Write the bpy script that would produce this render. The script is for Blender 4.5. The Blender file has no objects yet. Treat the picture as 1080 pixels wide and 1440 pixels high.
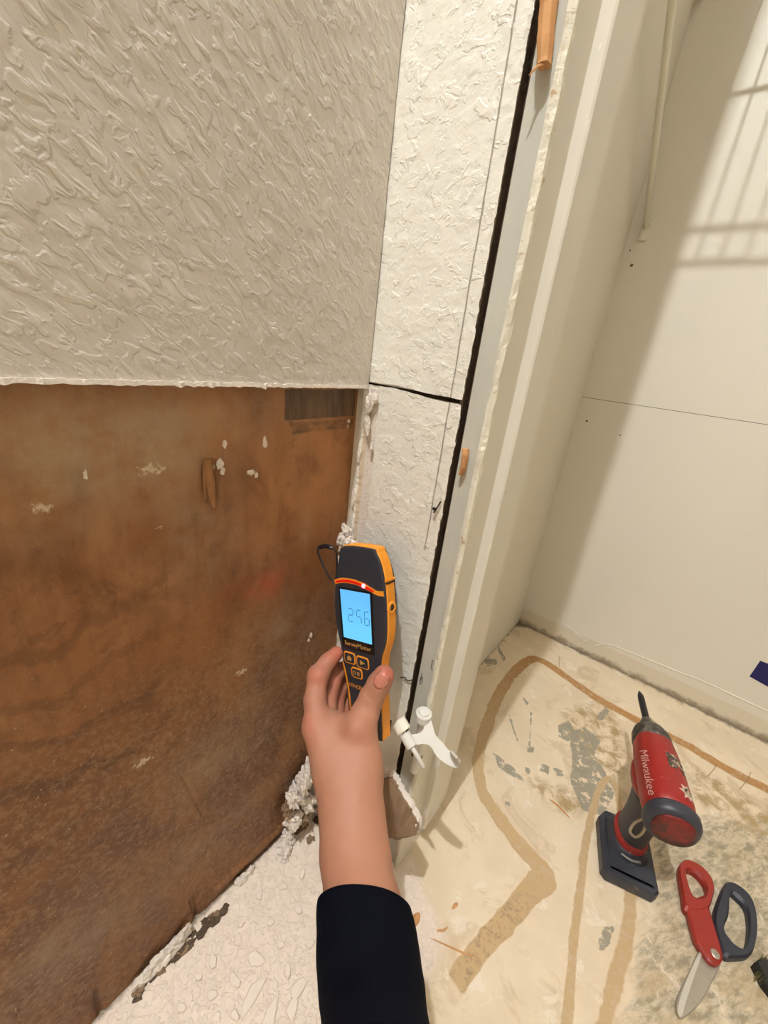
import bpy, bmesh, math, random
import numpy as np
from mathutils import Vector, Matrix, noise as mn
random.seed(4)
sc = bpy.context.scene
COL = sc.collection

# ------------------------------------------------------------------ camera
# z up, origin = foot of the corner between the brown wall (x=0) and the door wall (y=0); metres
F = 570.0
CAM = np.array([.2752, -.3218, .65])
R = np.array([[.7721, .6253, .1137], [.3130, -.2184, -.9243], [-.5531, .7492, -.3643]])
_u, _s, _v = np.linalg.svd(R); R = _u @ _v          # rows: image right, image down, viewing direction
cd = bpy.data.cameras.new('camera'); cam = bpy.data.objects.new('camera', cd); COL.objects.link(cam)
cd.sensor_fit = 'VERTICAL'; cd.sensor_height = 36.0; cd.lens = 36.0 * F / 1440; cd.clip_start = .01
M = Matrix([[R[0][i], -R[1][i], -R[2][i], CAM[i]] for i in range(3)] + [[0, 0, 0, 1]])
cam.matrix_world = M
sc.camera = cam

# ------------------------------------------------------------------ light
sc.view_settings.view_transform = 'Standard'; sc.view_settings.look = 'None'
sc.view_settings.gamma = 1; sc.view_settings.use_curve_mapping = False
sc.view_settings.exposure = 0.0
w = bpy.data.worlds.new('world'); sc.world = w; w.use_nodes = True
w.node_tree.nodes['Background'].inputs[0].default_value = (.9, .88, .85, 1)
w.node_tree.nodes['Background'].inputs[1].default_value = .02
def lamp(name, loc, power, radius, color):
    d = bpy.data.lights.new(name, 'POINT'); d.energy = power; d.shadow_soft_size = radius; d.color = color
    o = bpy.data.objects.new(name, d); o.location = loc; COL.objects.link(o); return o
WARM = (.93, .975, 1.04)
lamp('room_ceiling_bulb', (.158, -.80, 2.34), 109, .02, WARM)
lamp('far_fill_light', (1.5, -1.5, 2.2), 8, .10, WARM)  # unseen fill light, added to lift the ambient level

# ------------------------------------------------------------------ helpers
def ray(px, py): return R.T @ np.array([px - 540.0, py - 720.0, F])
def at(px, py, ax, v):                       # point of a true plane (x, y or z = v) seen at a photo position
    r = ray(px, py); t = (v - CAM[ax]) / r[ax]; return CAM + r * t
def fl(px, py, z=0.0): return at(px, py, 2, z)
def dep(px, py, d):                          # point at forward distance d
    return CAM + ray(px, py) * (d / F)
def obj(name, me, mat=None, parent=None, smooth=False, kind=None, label=None):
    if isinstance(me, bmesh.types.BMesh):
        b = me; me = bpy.data.meshes.new(name); b.to_mesh(me); b.free()
    o = bpy.data.objects.new(name, me); COL.objects.link(o)
    if mat:
        me.materials.clear(); me.materials.append(mat)
    if smooth: me.polygons.foreach_set('use_smooth', [True] * len(me.polygons))
    if parent is not None: o.parent = parent; o.matrix_parent_inverse = Matrix.Identity(4)
    if kind: o['kind'] = kind
    if label: o['label'] = label
    return o
def tag(o, label, cat, group=None):
    o['label'] = label; o['category'] = cat
    if group: o['group'] = group
    return o
def thing(name, label, cat, loc=(0, 0, 0), group=None, mat4=None):
    o = bpy.data.objects.new(name, None); COL.objects.link(o); o.empty_display_size = .02
    if mat4 is not None: o.matrix_world = mat4
    else: o.location = loc
    return tag(o, label, cat, group)
def box(bm, a, b):
    x0, y0, z0 = a; x1, y1, z1 = b
    v = [bm.verts.new(p) for p in ((x0,y0,z0),(x1,y0,z0),(x1,y1,z0),(x0,y1,z0),(x0,y0,z1),(x1,y0,z1),(x1,y1,z1),(x0,y1,z1))]
    for f in ((3,2,1,0),(4,5,6,7),(0,1,5,4),(1,2,6,5),(2,3,7,6),(3,0,4,7)): bm.faces.new([v[i] for i in f])
    return bm
def bevel(bm, r, seg=2):
    bmesh.ops.bevel(bm, geom=bm.edges[:], offset=r, segments=seg, affect='EDGES', clamp_overlap=True); return bm
def loft(bm, rings, caps=True, closed=True):
    vs = [[bm.verts.new(p) for p in r] for r in rings]; n = len(vs[0])
    for a, b in zip(vs, vs[1:]):
        for i in range(n if closed else n - 1):
            j = (i + 1) % n
            bm.faces.new((a[i], a[j], b[j], b[i]))
    if caps:
        try: bm.faces.new(vs[0][::-1]); bm.faces.new(vs[-1])
        except ValueError: pass
    bmesh.ops.recalc_face_normals(bm, faces=bm.faces[:])
    return bm
def tube(bm, pts, rad, n=10, flat=1.0, caps=True):
    pts = [Vector(p) for p in pts]; rings = []; N = len(pts)
    rad = rad if hasattr(rad, '__len__') else [rad] * N
    up = None
    for i, p in enumerate(pts):
        t = (pts[min(i+1, N-1)] - pts[max(i-1, 0)]).normalized()
        if up is None: up = t.orthogonal().normalized()
        up = (up - t * up.dot(t)).normalized(); s = t.cross(up)
        rings.append([p + (up * math.cos(a) + s * math.sin(a) * flat) * rad[i] for a in [2*math.pi*k/n for k in range(n)]])
    return loft(bm, rings, caps)
def spline(pts, k=6, closed=False):
    pts = [np.array(p, float) for p in pts]; n = len(pts); out = []
    for i in range(n if closed else n - 1):
        if closed: a, b, c, d = [pts[(i + q) % n] for q in (-1, 0, 1, 2)]
        else: a, b, c, d = pts[max(i-1, 0)], pts[i], pts[i+1], pts[min(i+2, n-1)]
        for t in np.arange(k) / k:
            out.append(.5*((2*b) + (-a+c)*t + (2*a-5*b+4*c-d)*t*t + (-a+3*b-3*c+d)*t**3))
    if not closed: out.append(pts[-1])
    return out
def prism(bm, poly, z0, z1):                 # poly of 2D points
    return loft(bm, [[(p[0], p[1], z0) for p in poly], [(p[0], p[1], z1) for p in poly]])
def inset(poly, d):                          # shrink a closed 2D outline by d
    P = [np.array(p[:2], float) for p in poly]; n = len(P)
    area = sum(P[i][0]*P[(i+1)%n][1] - P[(i+1)%n][0]*P[i][1] for i in range(n)); s = 1 if area > 0 else -1
    out = []
    for i in range(n):
        t = P[(i+1) % n] - P[i-1]; t = t / (np.linalg.norm(t) + 1e-12)
        out.append(P[i] + s * d * np.array([-t[1], t[0]]))
    return out
def lathe(bm, prof, n=20, base=(0,0,0), axis=(0,0,1), sx=1.0, sy=1.0):   # prof: (r, h)
    a = Vector(axis).normalized(); u = a.orthogonal().normalized(); v = a.cross(u); b = Vector(base)
    return loft(bm, [[b + a*h + (u*math.cos(t)*sx + v*math.sin(t)*sy)*r for t in [2*math.pi*k/n for k in range(n)]] for r, h in prof])
def grid(nu, nv, fn, attrs=None):            # numpy grid mesh; fn(U,V)->XYZ ; attrs {name: array}
    U, V = np.meshgrid(np.linspace(0, 1, nu), np.linspace(0, 1, nv)); P = fn(U, V)
    me = bpy.data.meshes.new('grid')
    i = np.arange((nu-1)*(nv-1)); r = i // (nu-1); c = i % (nu-1); k = r*nu + c
    quads = np.stack([k, k+1, k+1+nu, k+nu], 1)
    me.from_pydata(P.reshape(-1, 3).tolist(), [], quads.tolist())
    me.polygons.foreach_set('use_smooth', [True] * len(me.polygons))
    return me, P
def setattr_(me, name, arr):
    a = me.attributes.new(name, 'FLOAT', 'POINT'); a.data.foreach_set('value', np.asarray(arr, np.float32).ravel())
def segdist(X, Y, pts):                      # distance to a polyline, parameter 0..1, in a plane
    best = np.full(X.shape, 9.0); par = np.zeros(X.shape); n = len(pts) - 1
    for i in range(n):
        a, b = np.array(pts[i][:2], float), np.array(pts[i+1][:2], float); d = b - a; L = d @ d + 1e-12
        t = np.clip(((X-a[0])*d[0] + (Y-a[1])*d[1]) / L, 0, 1)
        q = np.hypot(X - a[0] - t*d[0], Y - a[1] - t*d[1]); m = q < best
        best = np.where(m, q, best); par = np.where(m, (i + t) / n, par)
    return best, par
def polysd(X, Y, poly):                      # signed distance (negative inside)
    pts = [p[:2] for p in poly]; d, _ = segdist(X, Y, pts + [pts[0]]); inside = np.zeros(X.shape, bool); n = len(pts)
    for i in range(n):
        (x0, y0), (x1, y1) = pts[i], pts[(i+1) % n]
        c = ((y0 > Y) != (y1 > Y)) & (X < (x1-x0)*(Y-y0)/((y1-y0) if y1 != y0 else 1e-9) + x0); inside ^= c
    return np.where(inside, -d, d)
def fbm(P, scale, octaves=3, off=(0,0,0)):
    o = Vector(off); out = np.empty(len(P))
    for i, p in enumerate(P): out[i] = mn.fractal(Vector(p)*scale + o, 1.0, 2.0, octaves)
    return out
def lump(name, c, r, mat, parent=None, seed=0, amp=.45, sub=3, smooth=False, freq=2.2, **k):
    bm = bmesh.new(); bmesh.ops.create_icosphere(bm, subdivisions=sub, radius=1)
    for v in bm.verts:
        q = v.co.copy(); d = 1 + amp*mn.noise(q*freq + Vector((seed*7.1, seed, 0))) + amp*.5*mn.noise(q*freq*2.7 + Vector((seed, 3, seed*2)))
        v.co = Vector((q.x*r[0], q.y*r[1], q.z*r[2]))*d
    bmesh.ops.translate(bm, verts=bm.verts, vec=c); return obj(name, bm, mat, parent, smooth=smooth, **k)
_rs = np.random.RandomState(7); _T = _rs.rand(256, 256)
def vnoise(X, Y, s, k=0):                    # fast 2D value noise, 0..1
    x = X*s + 37.3*k + 500; y = Y*s + 91.7*k + 500; xi = np.floor(x).astype(int); yi = np.floor(y).astype(int)
    fx = x - xi; fy = y - yi; fx = fx*fx*(3-2*fx); fy = fy*fy*(3-2*fy)
    g = lambda a, b: _T[(xi+a) % 256, (yi+b) % 256]
    return (g(0,0)*(1-fx)+g(1,0)*fx)*(1-fy) + (g(0,1)*(1-fx)+g(1,1)*fx)*fy
def vf(X, Y, s, k=0, o=4): return sum(vnoise(X, Y, s*2**i, k+i)*.5**i for i in range(o)) / sum(.5**i for i in range(o))

# ------------------------------------------------------------------ material helper
def lin(c): return tuple(((v/255)/12.92 if v/255 <= .04045 else ((v/255+.055)/1.055)**2.4) for v in c) + (1,)
class NT:
    def __init__(s, name, rough=.6, spec=.5, metal=0):
        s.m = bpy.data.materials.new(name); s.m.use_nodes = True; s.t = s.m.node_tree; s.b = s.t.nodes['Principled BSDF']
        s.b.inputs['Roughness'].default_value = rough; s.b.inputs['Metallic'].default_value = metal
        s.b.inputs['Specular IOR Level'].default_value = spec; s.bump_ = None
    def n(s, ty, **k):
        x = s.t.nodes.new(ty)
        for a, v in k.items(): setattr(x, a, v)
        return x
    def put(s, sock, v):
        if isinstance(v, (int, float)): sock.default_value = v
        elif isinstance(v, tuple): sock.default_value = v if len(v) == 4 or sock.type == 'VECTOR' else v + (1,)
        else: s.t.links.new(v, sock)
    def pos(s, scale=(1,1,1), rot=(0,0,0)):
        tc = s.n('ShaderNodeNewGeometry'); mp = s.n('ShaderNodeMapping'); s.t.links.new(tc.outputs['Position'], mp.inputs[0])
        mp.inputs['Scale'].default_value = scale; mp.inputs['Rotation'].default_value = rot; return mp.outputs[0]
    def dpos(s, rot, scale):                 # rotate first, then stretch
        g = s.pos((1,1,1), rot); mp = s.n('ShaderNodeMapping'); s.t.links.new(g, mp.inputs[0]); mp.inputs['Scale'].default_value = scale; return mp.outputs[0]
    def opos(s, scale=(1,1,1), rot=(0,0,0)):
        tc = s.n('ShaderNodeTexCoord'); mp = s.n('ShaderNodeMapping'); s.t.links.new(tc.outputs['Object'], mp.inputs[0])
        mp.inputs['Scale'].default_value = scale; mp.inputs['Rotation'].default_value = rot; return mp.outputs[0]
    def noise(s, scale, detail=3, rough=.5, dist=0, vec=None):
        x = s.n('ShaderNodeTexNoise'); x.inputs['Scale'].default_value = scale; x.inputs['Detail'].default_value = detail
        x.inputs['Roughness'].default_value = rough; x.inputs['Distortion'].default_value = dist
        s.t.links.new(vec if vec is not None else s.pos(), x.inputs[0]); return x.outputs[0]
    def voro(s, scale, vec=None, feature='F1', out='Distance'):
        x = s.n('ShaderNodeTexVoronoi', feature=feature); x.inputs['Scale'].default_value = scale
        s.t.links.new(vec if vec is not None else s.pos(), x.inputs[0]); return x.outputs[out]
    def math(s, op, a, b=0.0, c=None, clamp=False):
        x = s.n('ShaderNodeMath', operation=op, use_clamp=clamp); s.put(x.inputs[0], a); s.put(x.inputs[1], b)
        if c is not None: s.put(x.inputs[2], c)
        return x.outputs[0]
    def ramp(s, f, a, b, lo=0.0, hi=1.0):    # smooth step between a and b
        x = s.n('ShaderNodeMapRange', interpolation_type='SMOOTHSTEP'); s.put(x.inputs[0], f)
        for i, v in zip((1,2,3,4), (a, b, lo, hi)): x.inputs[i].default_value = v
        return x.outputs[0]
    def mix(s, f, a, b):
        x = s.n('ShaderNodeMix', data_type='RGBA'); s.put(x.inputs[0], f); s.put(x.inputs[6], a); s.put(x.inputs[7], b); return x.outputs[2]
    def attr(s, name): return s.n('ShaderNodeAttribute', attribute_name=name).outputs['Fac']
    def xyz(s):
        g = s.n('ShaderNodeNewGeometry'); x = s.n('ShaderNodeSeparateXYZ'); s.t.links.new(g.outputs['Position'], x.inputs[0]); return x.outputs
    def color(s, c): s.put(s.b.inputs['Base Color'], c); return s
    def rough(s, c): s.put(s.b.inputs['Roughness'], c); return s
    def bump(s, h, dist, strength=1.0):
        x = s.n('ShaderNodeBump'); x.inputs['Distance'].default_value = dist; x.inputs['Strength'].default_value = strength
        s.put(x.inputs['Height'], h)
        if s.bump_: s.t.links.new(s.bump_, x.inputs['Normal'])
        s.bump_ = x.outputs[0]; s.t.links.new(s.bump_, s.b.inputs['Normal']); return s
def plain(name, c, rough=.5, spec=.5, metal=0, scuff=0.0, scale=60, bump=0.0):
    t = NT(name, rough, spec, metal); c = lin(c)
    if scuff:
        f = t.noise(scale, 5, .6, vec=t.opos()); t.color(t.mix(f, tuple(v*(1-scuff) for v in c[:3])+(1,), tuple(min(1, v*(1+scuff)) for v in c[:3])+(1,)))
    else: t.color(c)
    if bump: t.bump(t.noise(scale*8, 3, .6, vec=t.opos()), bump)
    return t.m

MAT = {}
# textured paint on the upper brown-side wall: knocked-down splatter
t = NT('knockdown_paint', .42, .35)
dv = t.dpos((.8, 0, 0), (1, .68, 1.15))
h1 = t.noise(138, 3, .5, .5, dv); h2 = t.noise(300, 3, .6, .4, dv)
hh = t.math('ADD', t.ramp(h1, .46, .60), t.math('MULTIPLY', h2, .5))
t.color(t.mix(t.noise(7, 3), lin((206, 198, 185)), lin((214, 206, 194))))
t.bump(hh, .0010, .52); MAT['wall'] = t.m
# door wall: flatter skip-trowel with torn lips
t = NT('trowel_paint', .5, .35)
h1 = t.ramp(t.noise(75, 3, .55, .5), .54, .60); h2 = t.ramp(t.noise(190, 3, .6, .8), .57, .62); h3 = t.noise(600, 2)
hh = t.math('ADD', t.math('ADD', h1, t.math('MULTIPLY', h2, .7)), t.math('MULTIPLY', h3, .25))
X = t.xyz(); gro = t.math('ABSOLUTE', t.math('SUBTRACT', t.math('ADD', X[0], t.math('MULTIPLY', t.noise(12), .003)), .0945))
gm = t.math('MULTIPLY', t.ramp(gro, .0003, .0009, 1, 0), t.math('GREATER_THAN', X[2], .47))
brown = t.math('MULTIPLY', t.ramp(t.math('ADD', t.attr('torn'), t.math('MULTIPLY', t.noise(160, 4, .6), .8)), .75, .9), 1.0)
c = t.mix(t.noise(9), lin((234, 228, 214)), lin((240, 235, 222)))
c = t.mix(brown, c, t.mix(t.noise(120, 4, .6), lin((196, 170, 140)), lin((228, 214, 192))))
c = t.mix(t.math('MULTIPLY', gm, .6), c, lin((120, 100, 80)))
t.color(c); t.bump(hh, .0008, .5); t.bump(t.math('MULTIPLY', gm, -1.0), .001, .8); MAT['trowel'] = t.m
t = NT('beige_paint', .6, .3); t.color(t.mix(t.noise(5), lin((150, 138, 120)), lin((156, 144, 126)))); MAT['beige'] = t.m
# closet smooth-ish paint
t = NT('closet_paint', .5, .3); t.color(t.mix(t.noise(5), lin((226, 219, 203)), lin((231, 224, 208))))
X = t.xyz(); 
t.bump(t.noise(170, 3, .55, .5), .0004, .5); MAT['closet'] = t.m
t = NT('gypsum', .85, .2); t.color(t.mix(t.noise(140, 5, .65), lin((222, 206, 188)), lin((244, 236, 226)))); t.bump(t.noise(300, 5, .7), .0015, .9); MAT['gypsum'] = t.m
t = NT('dusty_plaster', .85, .2); t.color(t.mix(t.noise(140, 5, .65), lin((232, 216, 200)), lin((242, 228, 212)))); t.bump(t.noise(300, 5, .7), .0008, .8); MAT['flake'] = t.m
t = NT('gypsum_paper', .8, .2); t.color(t.mix(t.noise(60, 5, .65), lin((118, 94, 70)), lin((150, 124, 98)))); t.bump(t.noise(120, 4, .6), .001, .5); MAT['paper'] = t.m
t = NT('jamb_paint', .32, .5)
c = t.mix(t.noise(14, 4), lin((222, 216, 200)), lin((230, 224, 209))); chip = t.ramp(t.noise(130, 3, .6, vec=t.pos((1, 1, .5))), .70, .74)
t.color(t.mix(chip, c, lin((240, 235, 222)))); t.bump(t.noise(40, 3), .0004, .4); MAT['jamb'] = t.m
t = NT('jamb_primer', .6, .3)
t.color(t.mix(t.noise(60, 4, .6, vec=t.pos((1, 1, .25))), lin((184, 181, 168)), lin((206, 203, 190)))); t.bump(t.noise(200, 3, vec=t.pos((1, 1, .3))), .0003, .4); MAT['primer'] = t.m
t = NT('caulk_lip', .5, .4); t.color(t.mix(t.ramp(t.noise(110, 4, .6), .62, .7), lin((232, 226, 206)), lin((190, 160, 124)))); t.bump(t.noise(160, 4, .6), .0016, .9); MAT['lip'] = t.m
t = NT('raw_wood', .7, .2); t.color(t.mix(t.noise(110, 4, .6, vec=t.pos((1, 1, .12))), lin((166, 112, 66)), lin((222, 172, 118)))); t.bump(t.noise(300, 3, vec=t.pos((1, 1, .1))), .0006, .7); MAT['wood'] = t.m
t = NT('veneer_wood', .7, .2); t.color(t.mix(t.noise(140, 5, .65, vec=t.pos((1, 1, .2))), lin((108, 66, 34)), lin((186, 138, 92)))); t.bump(t.noise(300, 3, vec=t.pos((1, 1, .1))), .0006, .8); MAT['veneer'] = t.m
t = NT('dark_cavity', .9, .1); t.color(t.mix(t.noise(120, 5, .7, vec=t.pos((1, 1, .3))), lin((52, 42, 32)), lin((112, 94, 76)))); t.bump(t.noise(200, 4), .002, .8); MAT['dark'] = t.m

# ------------------------------------------------------------------ setting: walls
CUT = .6165
def relief_wall(nu, nv, fn, name, mat, parent=None, kind=None, attrs=None):
    me, P = grid(nu, nv, fn)
    for k, f in (attrs or {}).items(): setattr_(me, k, f(P))
    return obj(name, me, mat, parent, kind=kind), P
# upper wall on the left: real relief where it is near, its cut edge ragged
def wl(U, V):
    y = -U * .46; z0 = CUT + .0012*(vf(y, y*0, 160, 3, 3) - .5)*2; z = z0 + V * .72
    a = (y - z)*.40; b = (y + z)*.9
    h = vf(a, b*1.0, 85, 1, 3); h2 = vf(a*1.0, b*1.5, 190, 5, 2)
    rel = np.clip((h - .42)*4, 0, 1)*.00035 + h2*.0003
    return np.stack([-.001 + rel, y, z], -1)
wall_left, _ = relief_wall(380, 520, wl, 'wall_left', MAT['wall'], kind='structure')
bm = bmesh.new(); box(bm, (-.0127, -.46, CUT), (-.0012, .0, 2.4)); box(bm, (-.0127, -2.4, CUT), (0, -.46, 2.4)); box(bm, (-.0127, -.46, CUT+.715), (0, 0, 2.4))
obj('drywall_board', bm, MAT['wall'], wall_left)
# torn paper lip hanging along the cut
bm = bmesh.new(); rng = []
for i in range(150):
    y = -.001 - i*.46/149; s = .0008 + .0016*mn.noise(Vector((y*140, 0, 3)))**2*3; dz = .0012*mn.noise(Vector((y*220, 9, 0)))
    rng.append([(-.006, y, CUT+.0005), (.0005+s, y, CUT+.001+dz), (.0008+s, y, CUT-.0012+dz-s*.6), (-.005, y, CUT-.0022)])
loft(bm, rng); obj('torn_edge', bm, MAT['gypsum'], wall_left, label='ragged white paper edge along the cut')

# bare plywood panel: attributes carry its own stains
def pl(px, py): p = at(px, py, 0, -.0127); return (p[1], p[2])
PLX = -.0135
def pw(U, V):
    y = .0 - U*.47; z = -.01 + V*.635
    d = .0006*(vf(y, z, 30, 2, 3) - .5)
    low = np.clip((.42 - z)/.3, 0, 1)
    d += low*.0016*(vf(y, z, 110, 8, 3) - .5) + low*.0011*np.clip((vf(y, z, 300, 9, 2) - .62)*5, 0, 1)
    # gouges
    for (a, b, rr, dd) in ((pl(300,655), pl(303,690), .006, .004), (pl(108,665), pl(118,700), .004, .0015), (pl(270,1265), pl(282,1310), .004, .004), (pl(133,1395), pl(145,1435), .003, .003), (pl(252,1085), pl(285,1145), .002, .0015), (pl(222,835), pl(238,830), .0015, .001)):
        q, _ = segdist(y, z, [a, b]); d -= dd*np.clip(1 - q/rr, 0, 1)**.7
    # delaminated strip near the floor
    q, _ = segdist(y, z, [pl(310,1245), pl(395,1165), pl(430,1080)]); d += .004*np.exp(-(q/.006)**2)
    return np.stack([PLX + d, y, z], -1)
t = NT('bare_plywood', .5, .4)
X = t.xyz()
g1 = t.noise(15, 5, .6, .5, t.pos((1, 1.15, .8))); g2 = t.noise(130, 4, .6, 0, t.pos((1, 1, .07))); g3 = t.noise(5.5, 3, .5)
c = t.mix(t.ramp(g1, .3, .7), lin((116, 70, 36)), lin((170, 120, 76)))
c = t.mix(t.ramp(g3, .40, .62), c, lin((150, 98, 54)))
c = t.mix(t.math('MULTIPLY', t.ramp(g2, .45, .7), .25), c, lin((96, 60, 32)))
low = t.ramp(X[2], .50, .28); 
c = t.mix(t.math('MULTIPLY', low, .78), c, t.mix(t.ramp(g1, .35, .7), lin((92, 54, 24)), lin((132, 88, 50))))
# cathedral grain arcs low on the sheet
wv = t.n('ShaderNodeTexWave', wave_type='BANDS', bands_direction='Z'); wv.inputs['Scale'].default_value = 9; wv.inputs['Distortion'].default_value = 9; wv.inputs['Detail'].default_value = 3; wv.inputs['Detail Scale'].default_value = 1.1
mp = t.pos((1, 1.4, .8)); t.t.links.new(mp, wv.inputs[0])
gr = t.math('MULTIPLY', t.ramp(wv.outputs[1], .72, .97), t.attr('arcs'))
c = t.mix(t.math('MULTIPLY', gr, .5), c, lin((70, 38, 16)))
dust = t.math('MULTIPLY', t.ramp(t.noise(200, 5, .75), .46, .60), t.ramp(X[2], .46, .28)); c = t.mix(t.math('MULTIPLY', dust, .38), c, lin((168, 136, 100)))
gold = t.math('MULTIPLY', t.attr('gold'), t.ramp(t.noise(22, 4, .6), .25, .6)); c = t.mix(t.math('MULTIPLY', gold, .75), c, lin((184, 128, 74)))
c = t.mix(t.math('MULTIPLY', t.ramp(t.noise(48, 6, .72, .4), .56, .66), .30), c, lin((74, 44, 24)))
c = t.mix(t.math('MULTIPLY', t.attr('gouge'), .8), c, lin((84, 46, 22)))
haze = t.math('MULTIPLY', t.attr('haze'), t.ramp(t.noise(30, 5, .65), .25, .7)); c = t.mix(t.math('MULTIPLY', haze, .62, clamp=True), c, lin((178, 156, 126)))
c = t.mix(t.math('MULTIPLY', t.attr('red'), t.ramp(t.noise(26, 4), .3, .65)), c, lin((176, 84, 48)))
blk = t.ramp(t.math('ADD', t.attr('black'), t.math('MULTIPLY', t.noise(60, 4, .65, 0, t.pos((1, .35, 1))), .7)), .62, .86)
c = t.mix(t.math('MULTIPLY', blk, .84), c, t.mix(t.ramp(t.noise(90, 5, .7, 0, t.pos((1, 1.2, .18))), .35, .68), lin((54, 44, 32)), lin((98, 80, 58))))
pla = t.ramp(t.math('ADD', t.attr('plaster'), t.math('MULTIPLY', t.noise(230, 5, .75), 1.0)), 1.05, 1.17); c = t.mix(pla, c, lin((206, 188, 160)))
spk = t.math('MULTIPLY', t.ramp(t.noise(480, 2, .5), .70, .75), t.ramp(X[2], .50, .25, .15, 1)); c = t.mix(spk, c, lin((200, 176, 140)))
t.color(c); t.rough(t.ramp(g1, .2, .8, .42, .62))
t.bump(t.noise(420, 3, .6), .0009, .55); t.bump(g2, .0005, .5); t.bump(t.noise(60, 4, .6), .002, .45)
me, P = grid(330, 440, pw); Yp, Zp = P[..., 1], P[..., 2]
def blob(c, rx, rz): return np.exp(-(((Yp-c[0])/rx)**2 + ((Zp-c[1])/rz)**2))
hz = blob(pl(120,590), .13, .035)*1.0 + blob(pl(280,760), .035, .04)*.7 + blob(pl(400,900), .05, .05)*.9 + blob(pl(60,690), .06, .035)*.6 + blob(pl(230,660), .04, .03)*.6 + blob(pl(330,1050), .07, .05)*.7 + blob(pl(80,1350), .06, .05)*.7 + blob(pl(430,745), .008, .02)*.8 + blob(pl(300,1180), .07, .04)*.5
setattr_(me, 'gold', np.clip(blob(pl(440,660), .045, .06) + .6*blob(pl(300,600), .05, .03) + .5*blob(pl(30,600), .03, .02), 0, 1)); setattr_(me, 'gouge', np.clip(1.3*blob(pl(301,690), .0045, .013) + blob(pl(285,668), .003, .02)*.6 + blob(pl(112,682), .005, .014)*.7 + blob(pl(206,985), .006, .012)*.5 + blob(pl(135,1415), .005, .02) + blob(pl(278,1290), .004, .015), 0, 1)); setattr_(me, 'arcs', np.clip(blob(pl(90,1100), .09, .09) + .5*blob(pl(300,1150), .05, .05) + .5*blob(pl(90,900), .07, .03), 0, 1)); setattr_(me, 'haze', np.clip(hz, 0, 1.3)); setattr_(me, 'red', np.clip(blob(pl(372,825), .036, .017)*.62, 0, 1))
b1 = polysd(Yp, Zp, [pl(403,549), pl(500,549), pl(498,584), pl(402,590)]); b2 = polysd(Yp, Zp, [pl(407,594), pl(498,589), pl(496,603), pl(440,606), pl(412,612)])
setattr_(me, 'black', np.clip(.62 - b1*260, 0, .8) * 1.0 + np.clip(.36 - b2*200, 0, .40) * (b1 > 0))
pp = sum(blob(pl(*q), *s) for q, s in (((375,625),(.004,.010)), ((355,665),(.012,.006)), ((305,658),(.004,.006)), ((315,625),(.003,.006)), ((60,715),(.012,.008)), ((215,660),(.02,.01)), ((340,945),(.015,.01)), ((437,895),(.003,.006)), ((490,600),(.003,.004)), ((225,742),(.007,.003)), ((205,1070),(.02,.01))))
setattr_(me, 'plaster', np.clip(pp, 0, 1)*.66)
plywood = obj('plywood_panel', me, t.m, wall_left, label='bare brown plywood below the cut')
bm = bmesh.new(); box(bm, (-.03, -2.4, 0), (-.017, .0, CUT+.02)); box(bm, (-.017, -2.4, 0), (-.0135, -.47, CUT)); obj('plywood_backing', bm, t.m, wall_left)
# splintered gouge: curled slivers of veneer
def sliver(name, pts, wds, mat, parent, thick=.0009, label=None):
    bm = bmesh.new(); pts = spline(pts, 4); N = len(pts); wds = np.interp(np.linspace(0, 1, N), np.linspace(0, 1, len(wds)), wds); rings = []
    for i, p in enumerate(pts):
        tdir = Vector(pts[min(i+1, N-1)] - pts[max(i-1, 0)]).normalized(); s = tdir.cross(Vector((1, 0, 0))).normalized(); nrm = Vector((1, 0, 0)); p = Vector(p); wj = wds[i]*(1 + .2*mn.noise(p*400))
        rings.append([p + s*wj, p + nrm*thick + s*wj*.5, p + nrm*thick*1.3 - s*wj*.3, p - s*wj, p - nrm*thick*.4])
    loft(bm, rings); return obj(name, bm, mat, parent, label=label)
def plp(px, py, out): p = at(px, py, 0, PLX); return (PLX + out, p[1], p[2])
sliver('veneer_splinter', [plp(290,645,.001), plp(291,665,.004), plp(292,690,.006), plp(297,712,.004)], [.0028, .0032, .0028, .0012], MAT['veneer'], wall_left, label='curled veneer splinter on the plywood')
sliver('veneer_splinter', [plp(286,650,.001), plp(285,672,.003), plp(287,700,.002)], [.001, .0016, .0006], MAT['veneer'], wall_left)
for i, (px, py, r) in enumerate(((309,652,(.0012,.003,.004)), (313,662,(.0010,.0022,.003)), (316,625,(.0006,.0015,.003)), (372,622,(.0006,.002,.005)), (352,664,(.0006,.0035,.002)), (360,668,(.0006,.002,.002)), (437,893,(.0015,.0015,.004)), (434,900,(.001,.0015,.0025)), (490,592,(.0008,.002,.002)), (120,668,(.0004,.001,.003)))):
    p = plp(px, py, .0002); lump('plaster_fleck', p, r, MAT['gypsum'], wall_left, seed=i, amp=.7, sub=2, freq=1.8)
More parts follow.
